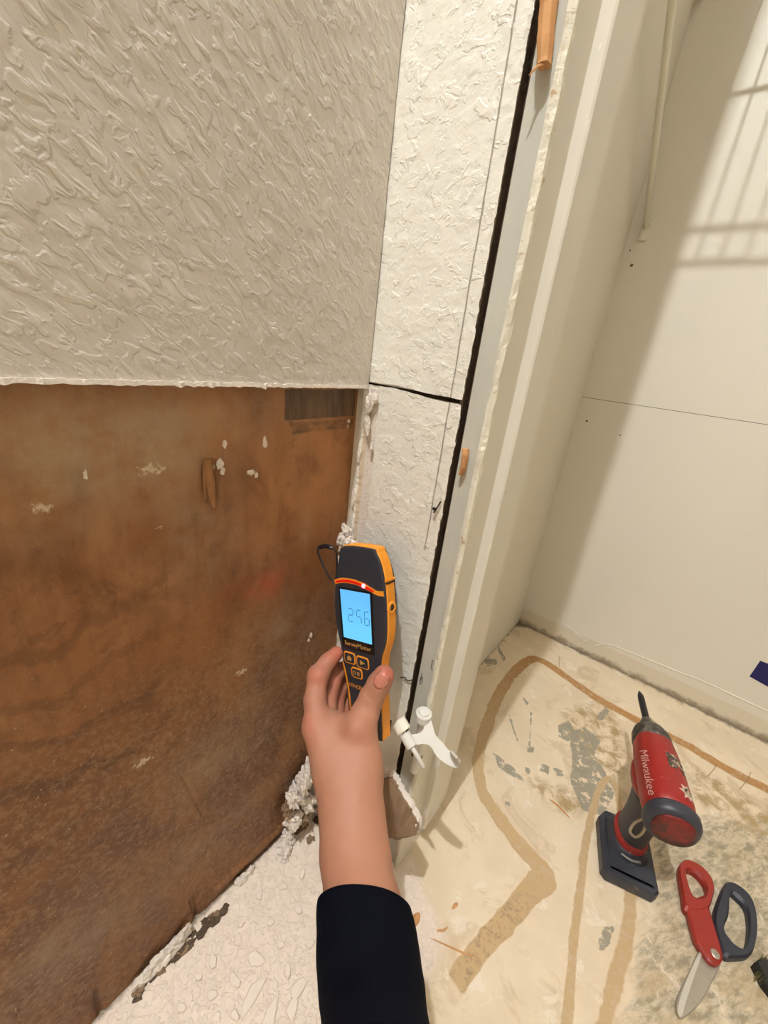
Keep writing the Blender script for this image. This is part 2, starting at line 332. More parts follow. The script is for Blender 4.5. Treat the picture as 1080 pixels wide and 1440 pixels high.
# door wall: two drywall pieces, a crack between them
def slab2(name, z0, z1, ztop, nz, parent=None, kind=None):
    def fn(U, V):
        x = -.0165 + U*(.1053 + .0165); z = z0 + V*(z1 - z0)
        if ztop == 'lower':
            top = np.interp(x, [-.02, .0, .03, .07, .107], [.6175, .6185, .6195, .6165, .6150]) + .0012*(vf(x, x*0, 150, 4) - .5)
            z = z0 + V*(top - z0)
        if ztop == 'upper':
            bot = np.interp(x, [-.02, .0, .03, .07, .107], [.6215, .6212, .6222, .6200, .6200]) + .0012*(vf(x, x*0, 180, 6) - .5)
            z = bot + V*(z1 - bot)
        xe = x + np.where(U > .97, .0010*(vf(z, z*0, 120, 11) - .5)*2, 0)
        h = np.clip((vf(x, z, 75, 21, 2) - .5)*9, 0, 1)*.0003 + np.clip((vf(x, z, 170, 23, 2) - .5)*9, 0, 1)*.0002
        if ztop == 'lower':
            h = h + .004*np.exp(-((x+.004+.002*(vf(z, z*0, 90, 3)-.5)*2)/.0035)**2)*(.35 + vf(x, z, 130, 31)*1.2)*np.clip((z-.30)*9, 0, 1)
            h -= .0022*np.clip((.014 - x)/.004, 0, 1)*np.clip((x-.0)/.003, 0, 1)
        edge = np.clip(1 - np.minimum(np.abs(U-1), 1)*60, 0, 1)
        return np.stack([xe, -h + .0015 + edge*.001, z], -1)
    me, P = grid(120, nz, fn); x, z = P[..., 0], P[..., 2]
    tn = np.where((x > -.002) & (x < .0125), .62, 0.0) * (ztop == 'lower') * np.clip((.60 - z)*40, 0, 1)
    tn += np.clip(1 - np.abs(z - .6185)/.006, 0, 1)*.3*np.clip((.06-x)*40, 0, 1)
    setattr_(me, 'torn', tn)
    return obj(name, me, MAT['trowel'], parent, kind=kind)
wall_door = slab2('wall_front', .61, 1.42, 'upper', 800, kind='structure')
slab2('drywall_piece', 0.0, .62, 'lower', 640, wall_door)
bm = bmesh.new(); box(bm, (-.0165, .0022, .0), (.1030, .0125, .6155)); box(bm, (-.0165, .0022, .6205), (.1030, .0125, 2.4)); box(bm, (-.0165, 0, 1.40), (.1053, .0125, 2.4))
obj('drywall_core', bm, MAT['gypsum'], wall_door)
bm = bmesh.new(); box(bm, (-.0165, .0125, 0), (.1045, .03, 2.4)); box(bm, (.1032, .0126, 0), (.1128, .03, 2.4)); box(bm, (.1031, .0020, 0), (.1056, .0127, 2.4)); obj('stud_and_gap_strip', bm, MAT['dark'], wall_door, label='dark rough stud and dark strip in the gap beside the jamb')  # last box: dark strip added over the drywall side to darken the gap
# corner strip left bare when the drywall came off
bm = bmesh.new(); rng = []
for i in range(90):
    z = .30 + i*.315/89; j = .0014*mn.noise(Vector((0, 5, z*90))); rng.append([(-.0134, .002, z), (-.0134, -.0005, z), (-.0055+j, -.0012+j*.3, z), (-.0050+j, .0025, z)])
loft(bm, rng); obj('corner_strip', bm, MAT['closet'], wall_door)
# jagged lumps of joint compound up the corner
for i, (px, py, y, r) in enumerate(((520,566,-.003,(.005,.003,.010)), (527,560,-.002,(.004,.002,.005)), (517,600,-.003,(.003,.002,.010)), (505,640,-.002,(.0025,.002,.009)), (497,700,-.002,(.0025,.002,.012)), (522,630,-.002,(.002,.0015,.006)))):
    p = at(px, py, 1, y); lump('compound_lump', p, r, MAT['gypsum'], wall_door, seed=i)
for i, (px, py, r) in enumerate(((478,757,(.007,.006,.010)), (466,760,(.006,.004,.007)), (487,748,(.006,.004,.007)), (492,765,(.007,.005,.009)), (470,785,(.004,.004,.009)), (478,738,(.004,.002,.004)))):
    p = at(px, py, 1, -.008); p[0] = max(p[0], -.011); lump('compound_lump', p, r, MAT['gypsum'], wall_door, seed=20+i, amp=.6)
# remaining right-hand side and head of the doorway, other room walls
bm = bmesh.new(); box(bm, (.91, 0, 0), (3.0, .115, 2.4)); box(bm, (.02, .0125, 2.05), (3.0, .115, 2.4)); box(bm, (.107, 0, 2.05), (.92, .013, 2.4)); box(bm, (.02, .03, 0), (.112, .115, 2.4))
obj('wall_door_side', bm, MAT['closet'], kind='structure')
bm = bmesh.new(); box(bm, (2.99, -2.5, 0), (3.1, 0, 2.4)); obj('wall_right', bm, MAT['beige'], kind='structure')
bm = bmesh.new(); box(bm, (-.03, -2.5, 0), (3.1, -2.4, 2.4)); obj('wall_rear', bm, MAT['beige'], kind='structure')
bm = bmesh.new(); box(bm, (-.2, -2.5, 2.4), (3.1, .9, 2.5)); obj('ceiling', bm, MAT['closet'], kind='structure')
# closet walls
BY = .6905
t = NT('closet_back_paint', .5, .3)
X = t.xyz(); c = t.mix(t.noise(5), lin((226, 219, 203)), lin((231, 224, 208)))
base = t.ramp(t.math('ADD', X[2], t.math('MULTIPLY', t.noise(40, 3), .008)), .052, .046)
c = t.mix(t.math('MULTIPLY', base, .55), c, lin((214, 200, 172)))
low = t.math('MULTIPLY', t.ramp(t.math('ADD', t.math('MULTIPLY', t.noise(38, 5, .65), .05), t.math('MULTIPLY', X[2], 1.0)), .044, .026), .75)
c = t.mix(low, c, lin((134, 112, 84)))
t.color(c); t.bump(t.noise(170, 3, .55, .5), .0004, .5); MAT['cback'] = t.m
bm = bmesh.new(); box(bm, (-.1, BY, 0), (1.4, BY+.1, .6075)); obj('wall_back', bm, MAT['cback'], kind='structure')
wb = bpy.data.objects['wall_back']
bm = bmesh.new(); box(bm, (-.1, BY+.001, .6070), (1.4, BY+.1, .611)); obj('board_joint', bm, plain('seam', (110, 92, 66), .9), wb, label='thin dark horizontal seam')
bm = bmesh.new(); box(bm, (-.1, BY, .6085), (1.4, BY+.1, 2.4)); obj('upper_board', bm, MAT['closet'], wb)
bm = bmesh.new(); box(bm, (-.1, .115, 0), (.036, BY+.02, 2.4)); box(bm, (.02, .112, 0), (.036, .125, 2.4)); obj('wall_closet_left', bm, MAT['closet'], kind='structure')
bm = bmesh.new(); box(bm, (1.3, .1, 0), (1.4, BY+.1, 2.4)); obj('wall_closet_right', bm, MAT['closet'], kind='structure')
# nail holes and dents in the closet back wall
for px, py, r, nm in ((825,592,.0022,'nail_hole'), (888,373,.003,'nail_hole'), (886,352,.0015,'nail_hole'), (872,612,.0015,'nail_hole')):
    p = at(px, py, 1, BY-.0006); bm = bmesh.new(); lathe(bm, [(.0001, 0), (r*.7, .0001), (r, .0006), (r, .002)], 12, p, (0, 1, 0)); obj(nm, bm, MAT['dark'] if px == 825 else bpy.data.materials['seam'], wb)
# painted caulk bead left where the baseboard came off
def bead(name, px, rad, mat, parent, ax=1, v=BY, k=5, **kw):
    bm = bmesh.new(); pts = spline([at(a, b, ax, v) for a, b in px], k); tube(bm, pts, [rad*(1+.35*mn.noise(Vector(p)*90)) for p in pts], 6); return obj(name, bm, mat, parent, smooth=True, **kw)
bead('caulk_bead', [(820,915),(835,909),(853,906),(875,913),(905,925),(950,943),(1000,963),(1040,982),(1080,1000),(1120,1018)], .0018, MAT['closet'], wb, label='thin raised paint bead left by the removed baseboard')
bead('caulk_bead', [(733,851),(755,858),(785,873),(803,884),(813,894),(822,902)], .0013, MAT['closet'], wb)
p = at(823,901,1,BY-.001); lump('paint_blob', p, (.003,.002,.004), MAT['closet'], wb, seed=3)

# ------------------------------------------------------------------ floor
def ff(*L): return [fl(a, b) for a, b in L]
trail = ff((1130,1140),(1080,1110),(1020,1080),(965,1047),(905,1017),(840,982),(790,947),(757,927),(735,934),(705,970),(685,1020),(673,1065),(676,1105),(695,1140),(725,1180),(752,1212),(762,1232),(740,1262),(705,1300),(670,1340),(637,1393))
trail = spline(trail, 4)
trailB = spline(ff((872,1140),(866,1105),(856,1095),(845,1105),(835,1135),(823,1190),(814,1265),(807,1315),(802,1380),(795,1450)), 4)
trailC = spline(ff((887,1255),(882,1315),(868,1365),(852,1430),(845,1460)), 4)
def floor_fn(U, V):
    x = -.06 + U*1.0; y = -.42 + V*(BY + .43)
    z = np.zeros_like(x)
    rm = np.clip((.015 - y - .35*np.clip(x-.14, 0, 1)*2)/.03, 0, 1)*np.clip((.30 - x)/.04, 0, 1)
    z += rm*(.0020*(vf(x, y, 45, 2, 3) - .45) + .0012*np.clip((vf(x, y, 95, 6, 2) - .55)*6, 0, 1))
    return np.stack([x, y, z*1.0 - .0], -1)
me, P = grid(480, 520, floor_fn); X_, Y_ = P[..., 0], P[..., 1]
wob = .003*(vf(X_, Y_, 60, 4, 3) - .5)*2
d1, p1 = segdist(X_, Y_, trail); w1 = np.interp(p1, [0, .42, .5, .6, .75, .80, .84, 1], [.0105, .0105, .0105, .0095, .011, .019, .013, .0115])
d2, _ = segdist(X_, Y_, trailB); d3, _ = segdist(X_, Y_, trailC)
tr = np.clip((w1 - d1 - wob*.9)/.004 + .5, 0, 1)*np.clip((1 - p1)/.012 + vf(X_, Y_, 120, 9, 3) - .5, 0, 1); tr2 = np.maximum(np.clip((.0055 - d2 - wob*.6)/.004 + .5, 0, 1), np.clip((.008 - d3 - wob)/.006 + .5, 0, 1))*.65
P[..., 2] -= np.clip(tr, 0, 1)*.0008; me.vertices.foreach_set('co', P.reshape(-1)); me.update()
setattr_(me, 'trail', np.maximum(tr, tr2)); setattr_(me, 'rough_trail', np.clip((p1 - .80)*12, 0, 1)*tr)
setattr_(me, 'rust', np.clip((.50 - p1)*8, 0, 1)*tr)
def polys(L, soft=.005):
    a = np.zeros(X_.shape)
    for q in L: a = np.maximum(a, np.clip(.5 - polysd(X_ + wob*.8, Y_ + wob[::-1]*.8, ff(*q))/soft, 0, 1))
    return a
grey = polys([[(800,1030),(822,1022),(848,1040),(838,1062),(852,1085),(870,1110),(850,1150),(818,1140),(800,1100),(803,1065)],
  [(690,1056),(702,1062),(722,1078),(742,1098),(740,1104),(718,1092),(700,1080)],[(737,1078),(750,1080),(745,1090),(738,1088)],[(760,1072),(775,1078),(772,1090),(757,1084)],[(776,1078),(792,1080),(795,1092),(780,1094)],
  [(713,1005),(717,1004),(732,1045),(728,1048)],[(745,1000),(750,1002),(746,1050),(741,1052)],[(738,1048),(756,1050),(750,1060),(740,1058)],[(708,1122),(722,1125),(718,1137),(708,1133)],[(732,975),(745,988),(740,995)],
  [(785,1018),(800,1010),(812,1030),(800,1045),(783,1035)],[(655,1110),(660,1120),(668,1128),(660,1112)],[(700,905),(712,925),(708,932),(698,915)],[(676,928),(700,925),(700,935),(685,937)],
  [(590,1330),(608,1326),(614,1345),(606,1370),(592,1365)],[(835,1010),(850,990),(858,1000),(850,1015)],[(848,1300),(866,1300),(860,1330),(842,1345),(840,1320)]])
setattr_(me, 'grey', grey)
wash = polys([[(900,1150),(1100,1130),(1200,1300),(1150,1480),(860,1480),(880,1330),(905,1270)]], .05)
setattr_(me, 'wash', wash)
setattr_(me, 'tan', np.clip(polys([[(790,1000),(850,985),(880,1040),(880,1130),(850,1085),(820,1060),(795,1030)], [(960,1070),(1000,1090),(1100,1150),(1100,1185),(1010,1150),(975,1120)], [(740,1090),(800,1110),(830,1135),(800,1150),(750,1115)]], .02) + .25*wash, 0, 1))
setattr_(me, 'room', np.clip((.02 - Y_ - .5*(X_-.16) + wob*3)/.012, 0, 1)*np.clip((.235 - X_)/.02, 0, 1))
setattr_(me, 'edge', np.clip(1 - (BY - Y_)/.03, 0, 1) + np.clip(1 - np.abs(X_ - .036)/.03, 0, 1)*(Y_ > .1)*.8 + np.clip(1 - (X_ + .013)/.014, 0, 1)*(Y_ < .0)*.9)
t = NT('scraped_subfloor', .62, .35)
n5 = t.noise(9, 4, .6); n40 = t.noise(42, 5, .65)
c = t.mix(t.ramp(n5, .35, .65), lin((232, 214, 186)), lin((222, 203, 174)))
c = t.mix(t.math('MULTIPLY', t.ramp(n40, .62, .72), .25), c, lin((200, 180, 146)))
c = t.mix(t.ramp(t.math('ADD', t.attr('wash'), t.math('MULTIPLY', t.noise(75, 6, .75, .3, t.dpos((0, 0, .55), (1, .3, 1))), 1.5)), 1.30, 1.85), c, t.mix(t.ramp(t.noise(120, 6, .75, .3, t.dpos((0, 0, .55), (1, .35, 1))), .4, .62), lin((150, 138, 116)), lin((208, 194, 168))))
c = t.mix(t.math('MULTIPLY', t.math('GREATER_THAN', t.attr('wash'), 2), .5), c, c)
bl = t.math('MULTIPLY', t.ramp(t.noise(13, 5, .65, .8), .54, .64), .45); c = t.mix(bl, c, lin((192, 168, 130)))
wh = t.math('MULTIPLY', t.ramp(t.noise(24, 6, .7, .6), .58, .64), .6); c = t.mix(wh, c, lin((240, 228, 210)))
c = t.mix(t.math('MULTIPLY', t.attr('tan'), t.ramp(t.noise(40, 5, .7, .5), .40, .62)), c, lin((176, 150, 108)))
c = t.mix(t.ramp(t.math('ADD', t.math('MULTIPLY', t.attr('grey'), .62), t.math('MULTIPLY', t.noise(75, 6, .72, .3), 1.0)), 1.02, 1.09), c, t.mix(t.noise(70, 4), lin((146, 138, 120)), lin((170, 160, 140))))
trc = t.mix(t.attr('rust'), lin((196, 166, 124)), lin((178, 130, 78)))
trc = t.mix(t.math('MULTIPLY', t.ramp(t.noise(140, 5, .75, .4), .48, .66), .6), trc, t.mix(t.attr('rough_trail'), lin((200, 184, 158)), lin((120, 104, 84))))
c = t.mix(t.ramp(t.math('ADD', t.attr('trail'), t.math('MULTIPLY', t.math('SUBTRACT', t.noise(110, 5, .7), t.math('MULTIPLY', t.attr('rough_trail'), .45)), .6)), .5, .85), c, trc)
rc = t.mix(t.noise(80, 5, .6), lin((242, 226, 208)), lin((228, 210, 192)))
c = t.mix(t.attr('room'), c, rc)
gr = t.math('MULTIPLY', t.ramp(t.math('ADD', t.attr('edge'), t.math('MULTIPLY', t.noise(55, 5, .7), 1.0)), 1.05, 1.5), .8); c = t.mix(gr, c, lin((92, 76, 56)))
spk = t.ramp(t.noise(160, 3, .6), .72, .76); c = t.mix(t.math('MULTIPLY', spk, .6), c, lin((120, 104, 80)))
t.color(c)
hb = t.math('ADD', t.math('MULTIPLY', t.ramp(t.noise(110, 3, .55, 1.3), .46, .54), t.attr('room')), t.math('MULTIPLY', t.noise(300, 4, .6), .35))
t.bump(hb, .0012, .6); t.bump(t.math('MULTIPLY', t.attr('grey'), -1.0), .0006, .8); MAT['floor'] = t.m
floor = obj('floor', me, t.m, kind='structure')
bm = bmesh.new(); box(bm, (-.1, -2.5, -.06), (3.1, .8, -.008)); obj('subfloor', bm, t.m, floor)
bm = bmesh.new(); box(bm, (-.03, -2.4, -.008), (3.0, -.42, 0)); box(bm, (.94, -.42, -.008), (3.0, .69, 0)); obj('subfloor_extension', bm, t.m, floor)
# ------------------------------------------------------------------ door jamb
jamb = thing('trim_1', 'x', 'x'); del jamb['label']; del jamb['category']; jamb['kind'] = 'structure'
def vert(name, poly, z0, z1, mat, j=0.0, n=60, **k):    # vertical profile extruded in steps so that edges can waver
    bm = bmesh.new(); rings = []
    for i in range(n+1):
        z = z0 + (z1-z0)*i/n
        rings.append([(x + j*mn.noise(Vector((x*300, y*300, z*70))), y + j*mn.noise(Vector((x*300+9, y*300, z*70))), z) for x, y in poly])
    loft(bm, rings); return obj(name, bm, mat, jamb, **k)
vert('jamb_edge', [(.1128,.000),(.1300,.000),(.1300,.022),(.1128,.022)], 0, 2.05, MAT['primer'], .0002, label='bare grey primed front edge')
vert('paint_lip', [(.1292,.001),(.1296,-.0014),(.1325,-.0022),(.1350,-.0004),(.1352,.004),(.1292,.006)], 0, 2.05, MAT['lip'], .0011, 420, label='ragged cream paint ridge')
vert('jamb_board', [(.1300,.001),(.1350,.001),(.1350,.1215),(.1130,.1215),(.1130,.022),(.1300,.022)], 0, 2.05, MAT['jamb'])
vert('door_stop', [(.1350,.037),(.1440,.037),(.1455,.0385),(.1455,.0790),(.1440,.0805),(.1350,.0805)], .045, 2.04, MAT['jamb'])
vert('corner_bead', [(.1290,.1215),(.1350,.1215),(.1350,.128),(.1290,.128)], 0, 2.05, MAT['closet'])
bm = bmesh.new(); box(bm, (.112, .0, 2.03), (.93, .1215, 2.05)); obj('jamb_head', bm, MAT['jamb'], jamb)
bm = bmesh.new(); box(bm, (.905, .0, 0), (.925, .1215, 2.05)); obj('jamb_board', bm, MAT['jamb'], jamb)
# pencil mark on the grey edge
bm = bmesh.new(); c0 = at(592,957,1,-.0006)
tube(bm, [(c0[0]+.0016*math.sin(a), -.0004, c0[2]+.0055*math.cos(a)) for a in np.linspace(0, 6.5, 20)], .00035, 5); tube(bm, [(c0[0]-.0008, -.0004, c0[2]+.010), (c0[0]-.0002, -.0004, c0[2]-.001)], .00035, 5)
obj('pencil_mark', bm, plain('graphite', (80, 78, 76), .6), jamb)
bm = bmesh.new(); c0 = at(608,935,1,-.0006)
for q in ((-.0012,.006,-.001,-.006), (-.0012,.006,.0012,.0055), (-.001,-.006,.0014,-.0056)): tube(bm, [(c0[0]+q[0], -.0004, c0[2]+q[1]), (c0[0]+q[2], -.0004, c0[2]+q[3])], .0003, 5)
obj('pencil_mark', bm, bpy.data.materials['graphite'], jamb)
# shims left in the gap
def shim(name, pts, wd, th, label, seed):
    bm = bmesh.new(); pts = spline(pts, 5); N = len(pts); rings = []
    for i, p in enumerate(pts):
        k = i/(N-1); e = 1 - .25*k + .12*mn.noise(Vector((k*6, seed, 0))); a = wd*e; b = th*e; x, y, z = p
        rings.append([(x-a, y+b, z), (x-a*.9, y-b*.7, z), (x-a*.2, y-b, z), (x+a*.7, y-b*.8, z+.0006), (x+a, y+b*.2, z), (x+a*.8, y+b, z)])
    loft(bm, rings); o = obj(name, bm, MAT['wood']); tag(o, label, 'wood shim'); return o
g = lambda px, py, y: at(px, py, 1, y)
s1 = shim('wood_shim', [g(776,-60,-.006), g(772,0,-.006), g(768,45,-.0065), g(765,92,-.0065)], .0056, .0055, 'broken tan wood shim wedged at the top of the gap', 2)
sl = bmesh.new(); tube(sl, [g(765,90,-.008), g(756,93,-.011), g(750,99,-.013), g(744,106,-.014)], [.0010,.0009,.0007,.0003], 6); obj('splinter', sl, MAT['wood'], s1)
s2 = shim('wood_shim', [g(655,631,-.002), g(654,640,-.0045), g(652,655,-.0045), g(648,668,-.003)], .0026, .0035, 'short orange wood shim stub in the middle of the gap', 5)
# bent nail in the door wall
bm = bmesh.new(); a = g(614,714,0.001); lathe(bm, [(.0006,.004),(.0006,-.004),(.0016,-.0042),(.0016,-.0052),(.0004,-.0053)], 10, a, (0,1,0))
nl = obj('nail', bm, plain('nail_metal', (60, 52, 46), .4, metal=.7), None); tag(nl, 'small dark nail sticking out of the cream wall beside the gap', 'nail')
bm = bmesh.new(); tube(bm, [g(610,721,-.0008), g(616,712,-.0018), g(620,705,-.0008)], .0008, 6); obj('torn_fleck', bm, MAT['dark'], wall_door)

# hairline crack across the lower door wall near the stop
bm = bmesh.new(); tube(bm, spline([g(563,953,-.0009), g(569,953,-.001), g(573,957,-.001), g(580,956,-.001)], 4), .0007, 5); obj('wall_crack', bm, MAT['dark'], wall_door)

# ------------------------------------------------------------------ broken drywall pieces by the floor
def slabpiece(name, outline, nrm, th, face, core, label, cat, amp=.0030, seed=0):
    # outline: 3D polygon; broken core thickness behind a paper face
    n = Vector(nrm).normalized(); pts = []
    O = [Vector(p) for p in outline]
    for i in range(len(O)):
        a, b = O[i], O[(i+1) % len(O)]; k = max(2, int((b-a).length/.0025))
        for j in range(k): pts.append(a.lerp(b, j/k) + Vector((mn.noise(a.lerp(b, j/k)*300), mn.noise(a.lerp(b, j/k)*300+Vector((5,0,0))), mn.noise(a.lerp(b, j/k)*300+Vector((0,7,0)))))*amp)
    t_ = thing(name, label, cat, pts[0]); base = Vector(pts[0])
    def ring(s, inn): cc = sum(pts, Vector())/len(pts); return [(p.lerp(cc, inn) + n*(s + .001*mn.noise(p*500+Vector((s*900, 0, 0)))) - base) for p in pts]
    bm = bmesh.new(); loft(bm, [ring(-th, .10), ring(-th*.7, .0), ring(-th*.4, .03), ring(-.0004, .0)]); obj('gypsum_core', bm, core, t_)
    bm = bmesh.new(); loft(bm, [ring(-.0003, .004), ring(.0018, .006)]); obj('paper_face', bm, face, t_, label='brown paper face')
    return t_
slabpiece('drywall_fragment', [at(515,1095,1,-.030), at(552,1092,1,-.026), at(563,1112,1,-.026), at(580,1140,1,-.032), at(590,1160,1,-.036), at(588,1172,1,-.040), at(560,1178,1,-.046), at(520,1170,1,-.05)], (.10, -.55, -.35), .010, MAT['paper'], MAT['gypsum'], 'torn drywall flap with brown paper face sticking out beside the jamb foot', 'drywall scrap')
brk = thing('plaster_debris', 'crumbling white drywall chunk in the corner left of the wrist', 'drywall scrap', (0, 0, 0))
pts = [((436,1080),(.008,.006,.020)), ((428,1098),(.011,.007,.018)), ((447,1112),(.010,.008,.020)), ((418,1118),(.013,.008,.014)), ((437,1085),(.006,.004,.014)), ((425,1105),(.009,.005,.016)), ((445,1100),(.008,.006,.016)), ((412,1125),(.010,.006,.012)), ((432,1128),(.010,.008,.012)), ((404,1138),(.007,.006,.008)), ((412,1152),(.011,.010,.012)), ((425,1150),(.008,.008,.010)), ((405,1178),(.009,.009,.012)), ((452,1165),(.010,.010,.012)), ((398,1200),(.010,.010,.008)), ((455,1120),(.008,.008,.012))]
for i, ((px, py), r) in enumerate(pts):
    p = at(px, py, 0, .001 + .004*(i % 3)); p[2] = max(p[2], r[2]*.6); p[0] = max(p[0], r[0]*.7 - .010)
    lump('plaster_chunk', p, r, MAT['paper'] if i in (9, 11) else MAT['gypsum'], brk, seed=40+i, amp=.7, sub=4, freq=1.7)
brk2 = thing('plaster_debris', 'jagged white plaster remnant in the dark notch at the plywood foot', 'drywall scrap', (0, 0, 0))
for i, ((px, py), r) in enumerate([((243,1335),(.005,.012,.010)), ((228,1352),(.005,.012,.012)), ((255,1318),(.004,.008,.008)), ((212,1372),(.005,.012,.008)), ((262,1308),(.003,.006,.008)), ((200,1385),(.004,.008,.006)), ((236,1365),(.006,.010,.007)), ((340,1262),(.005,.008,.006)), ((352,1240),(.004,.006,.006))]):
    p = at(px, py, 0, -.006); p[2] = max(p[2], .004); lump('plaster_chunk', p, r, MAT['gypsum'], brk2, seed=60+i, amp=.7, sub=3, freq=1.6)
rr = random.Random(11)
for i in range(34):  # dark lumps stand in for the ragged dark cavities along the plywood foot
    k = rr.random(); px = 318 + (190-318)*k + rr.uniform(-4, 9); py = 1284 + (1408-1284)*k + rr.uniform(-3, 9); p = fl(px, py, .0005); p[0] = max(p[0] - .009, -.010); q = rr.uniform(.5, 1.3)*(1 - .5*abs(k-.3))
    lump('dark_lump', p, (.0045*q, .0075*q, .0022*q), MAT['dark'] if i % 4 else MAT['paper'], floor, seed=80+i, amp=.9, sub=2, freq=1.8)
for i, (px, py) in enumerate(((402,1192), (446,1152), (420,1168), (428,1160), (437,1180))):
    lump('dark_lump', fl(px, py, .001), (.005, .006, .003), MAT['dark'] if i < 2 else MAT['paper'], floor, seed=130+i, amp=.9, sub=2, freq=1.8)
# plaster flakes on the white floor
flake_spots = [(352,1405,9,28,.2), (375,1440,9,30,.3), (405,1365,5,10,1), (360,1350,16,8,.6), (300,1350,6,10,1), (330,1380,10,6,0), (395,1330,8,6,.5), (420,1390,10,16,.1), (410,1420,8,12,.4), (380,1300,7,5,1), (420,1280,9,6,.3), (340,1300,6,5,.2), (300,1400,7,6,.8), (255,1420,8,5,.4), (425,1230,6,9,.4), (400,1250,7,5,.9), (435,1330,6,8,.2), (280,1375,6,5,.2), (365,1260,6,8,.8), (330,1430,8,6,.5)]
for i, (px, py, a, b, rot) in enumerate(flake_spots):
    c = fl(px, py); s = .0011; bm = bmesh.new(); n = 7; ring = []
    for k in range(n):
        an = 2*math.pi*k/n; rr = 1 + .9*mn.noise(Vector((i*3.3, k*1.7, 0))); ux, uy = math.cos(an)*a*s*rr*.6, math.sin(an)*b*s*rr*.6
        ring.append((ux*math.cos(rot)-uy*math.sin(rot), ux*math.sin(rot)+uy*math.cos(rot)))
    tl = random.uniform(-.06, .06)
    loft(bm, [[(x, y, 0) for x, y in ring], [(x*.97, y*.97, .0016+tl*x) for x, y in ring], [(x*.8, y*.8, .0024+tl*x) for x, y in ring]])
    o = obj('plaster_flake', bm, MAT['flake'], floor); o.location = (c[0], c[1], .0015)

crk = plain('crack_brown', (150, 124, 92), .9)
for cr in ([(905,1003),(915,1010),(925,1019)], [(930,1065),(938,1058),(945,1050)], [(995,1092),(1002,1084),(1008,1076)], [(787,922),(786,930),(787,938)], [(1040,1110),(1050,1098),(1056,1086)]):
    bm = bmesh.new(); tube(bm, spline([fl(a, b, 0) for a, b in cr], 3), .0006, 5); obj('floor_crack', bm, crk, floor)
# wood scraps on the tan floor
def scrap(name, px, wd, label, cat='wood splinter', h=.0015, k=3):
    pts = [fl(a, b, h*.8) for a, b in px]; bm = bmesh.new(); P2 = spline(pts, k); N = len(P2)
    tube(bm, P2, [wd*(1 - .75*abs(2*i/(N-1)-1)**2) for i in range(N)], 6, flat=1); 
    for v in bm.verts: v.co.z = max(.0002, .0002 + (v.co.z-.0002)*.6)
    o = obj(name, bm, MAT['wood']); tag(o, label, cat); return o
scrap('wood_chip', [(577,1306),(583,1295),(590,1284)], .0052, 'thick orange wood chip on the floor against the dark sleeve')
scrap('wood_shaving', [(614,1309),(618,1308),(624,1308),(630,1303)], .0014, 'small curved brown shaving on the tan floor', 'wood shaving')
scrap('wood_splinter', [(606,1319),(630,1330),(655,1341),(668,1345)], .0012, 'long thin straw coloured splinter across the wide glue trail')
scrap('wood_splinter', [(773,1124),(785,1133),(802,1151)], .0020, 'reddish splinter on the floor left of the drill base')
scrap('wood_fleck', [(636,1278),(640,1273),(644,1270)], .0022, 'tiny brown wood fleck on the floor above the curved shaving')

# ------------------------------------------------------------------ closet wire shelf with brace (out of frame above; its brace and shadow are in view)
white = plain('white_enamel', (236, 230, 212), .35)
sh = thing('wire_shelf', 'white wire closet shelf whose slim brace runs down the closet corner', 'shelf')
ZS = 1.262
def rod(name, a, b, r, parent, n=8, mat=white):
    bm = bmesh.new(); tube(bm, [a, b], r, n); return obj(name, bm, mat, parent, smooth=True)
for y, z in ((BY-.012, ZS), (.510, ZS-.004), (.330, ZS), (.330, ZS-.040)): rod('rail', (.04, y, z), (1.29, y, z), .0030, sh)
bm = bmesh.new(); i = 0
x = .052
while x < 1.28:
    rod('wire', (x, BY-.012, ZS+.004), (x, .328, ZS+.004), .0015, sh, 5); rod('wire_drop', (x, .327, ZS+.004), (x, .327, ZS-.040), .0015, sh, 5); x += .027
bm.free()
rod('brace', (.064, BY-.006, .925), (.062, .333, ZS-.03), .0052, sh)
bm = bmesh.new(); box(bm, (.058, BY-.006, .905), (.070, BY, .945)); obj('brace_foot', bm, white, sh)
bm = bmesh.new(); box(bm, (.036, BY-.03, ZS-.014), (.048, BY, ZS+.01)); obj('wall_clip', bm, white, sh)
# ------------------------------------------------------------------ blue tape
bm = bmesh.new(); q = [at(1054,951,1,BY), at(1069,929,1,BY), at(1100,941,1,BY), at(1090,971,1,BY)]
loft(bm, [[(p[0], BY-.0002, p[2]) for p in q], [(p[0], BY-.0009, p[2]) for p in q]])
tp = obj('painters_tape', bm, plain('blue_tape', (14, 16, 84), .5, scuff=.1)); tag(tp, 'dark blue masking tape scrap stuck low on the closet back wall', 'tape')
# ------------------------------------------------------------------ white hinge-pin door stop and its hinge
def pj(px, py, y): return Vector(at(px, py, 1, y))
enam = plain('cream_enamel', (222, 218, 208), .3, .5)
hg = thing('hinge', 'painted hinge knuckle under the white door stop', 'hinge', (.1345, -.006, .25)); del hg['category']; hg.parent = jamb
hb = Vector(hg.location)
bm = bmesh.new(); lathe(bm, [(.002,-.052),(.0048,-.050),(.0052,-.046),(.0052,.034),(.0048,.038)], 18, (0,-.0035,0)); obj('knuckle', bm, enam, hg, smooth=True)
bm = bmesh.new(); box(bm, (-.0035, -.003, -.045), (.0008, .022, .026)); bevel(bm, .0005, 1); obj('leaf', bm, enam, hg)
bm = bmesh.new(); box(bm, (-.0058, -.0075, -.026), (.0052, -.001, -.022)); obj('knuckle_gap', bm, MAT['dark'], hg)
ds = thing('door_stop_bracket', 'white hinge pin door stop with rubber bumper and curved arm', 'door stop', (0, 0, 0))
A = pj(597,999,-.0105); A.z -= .003
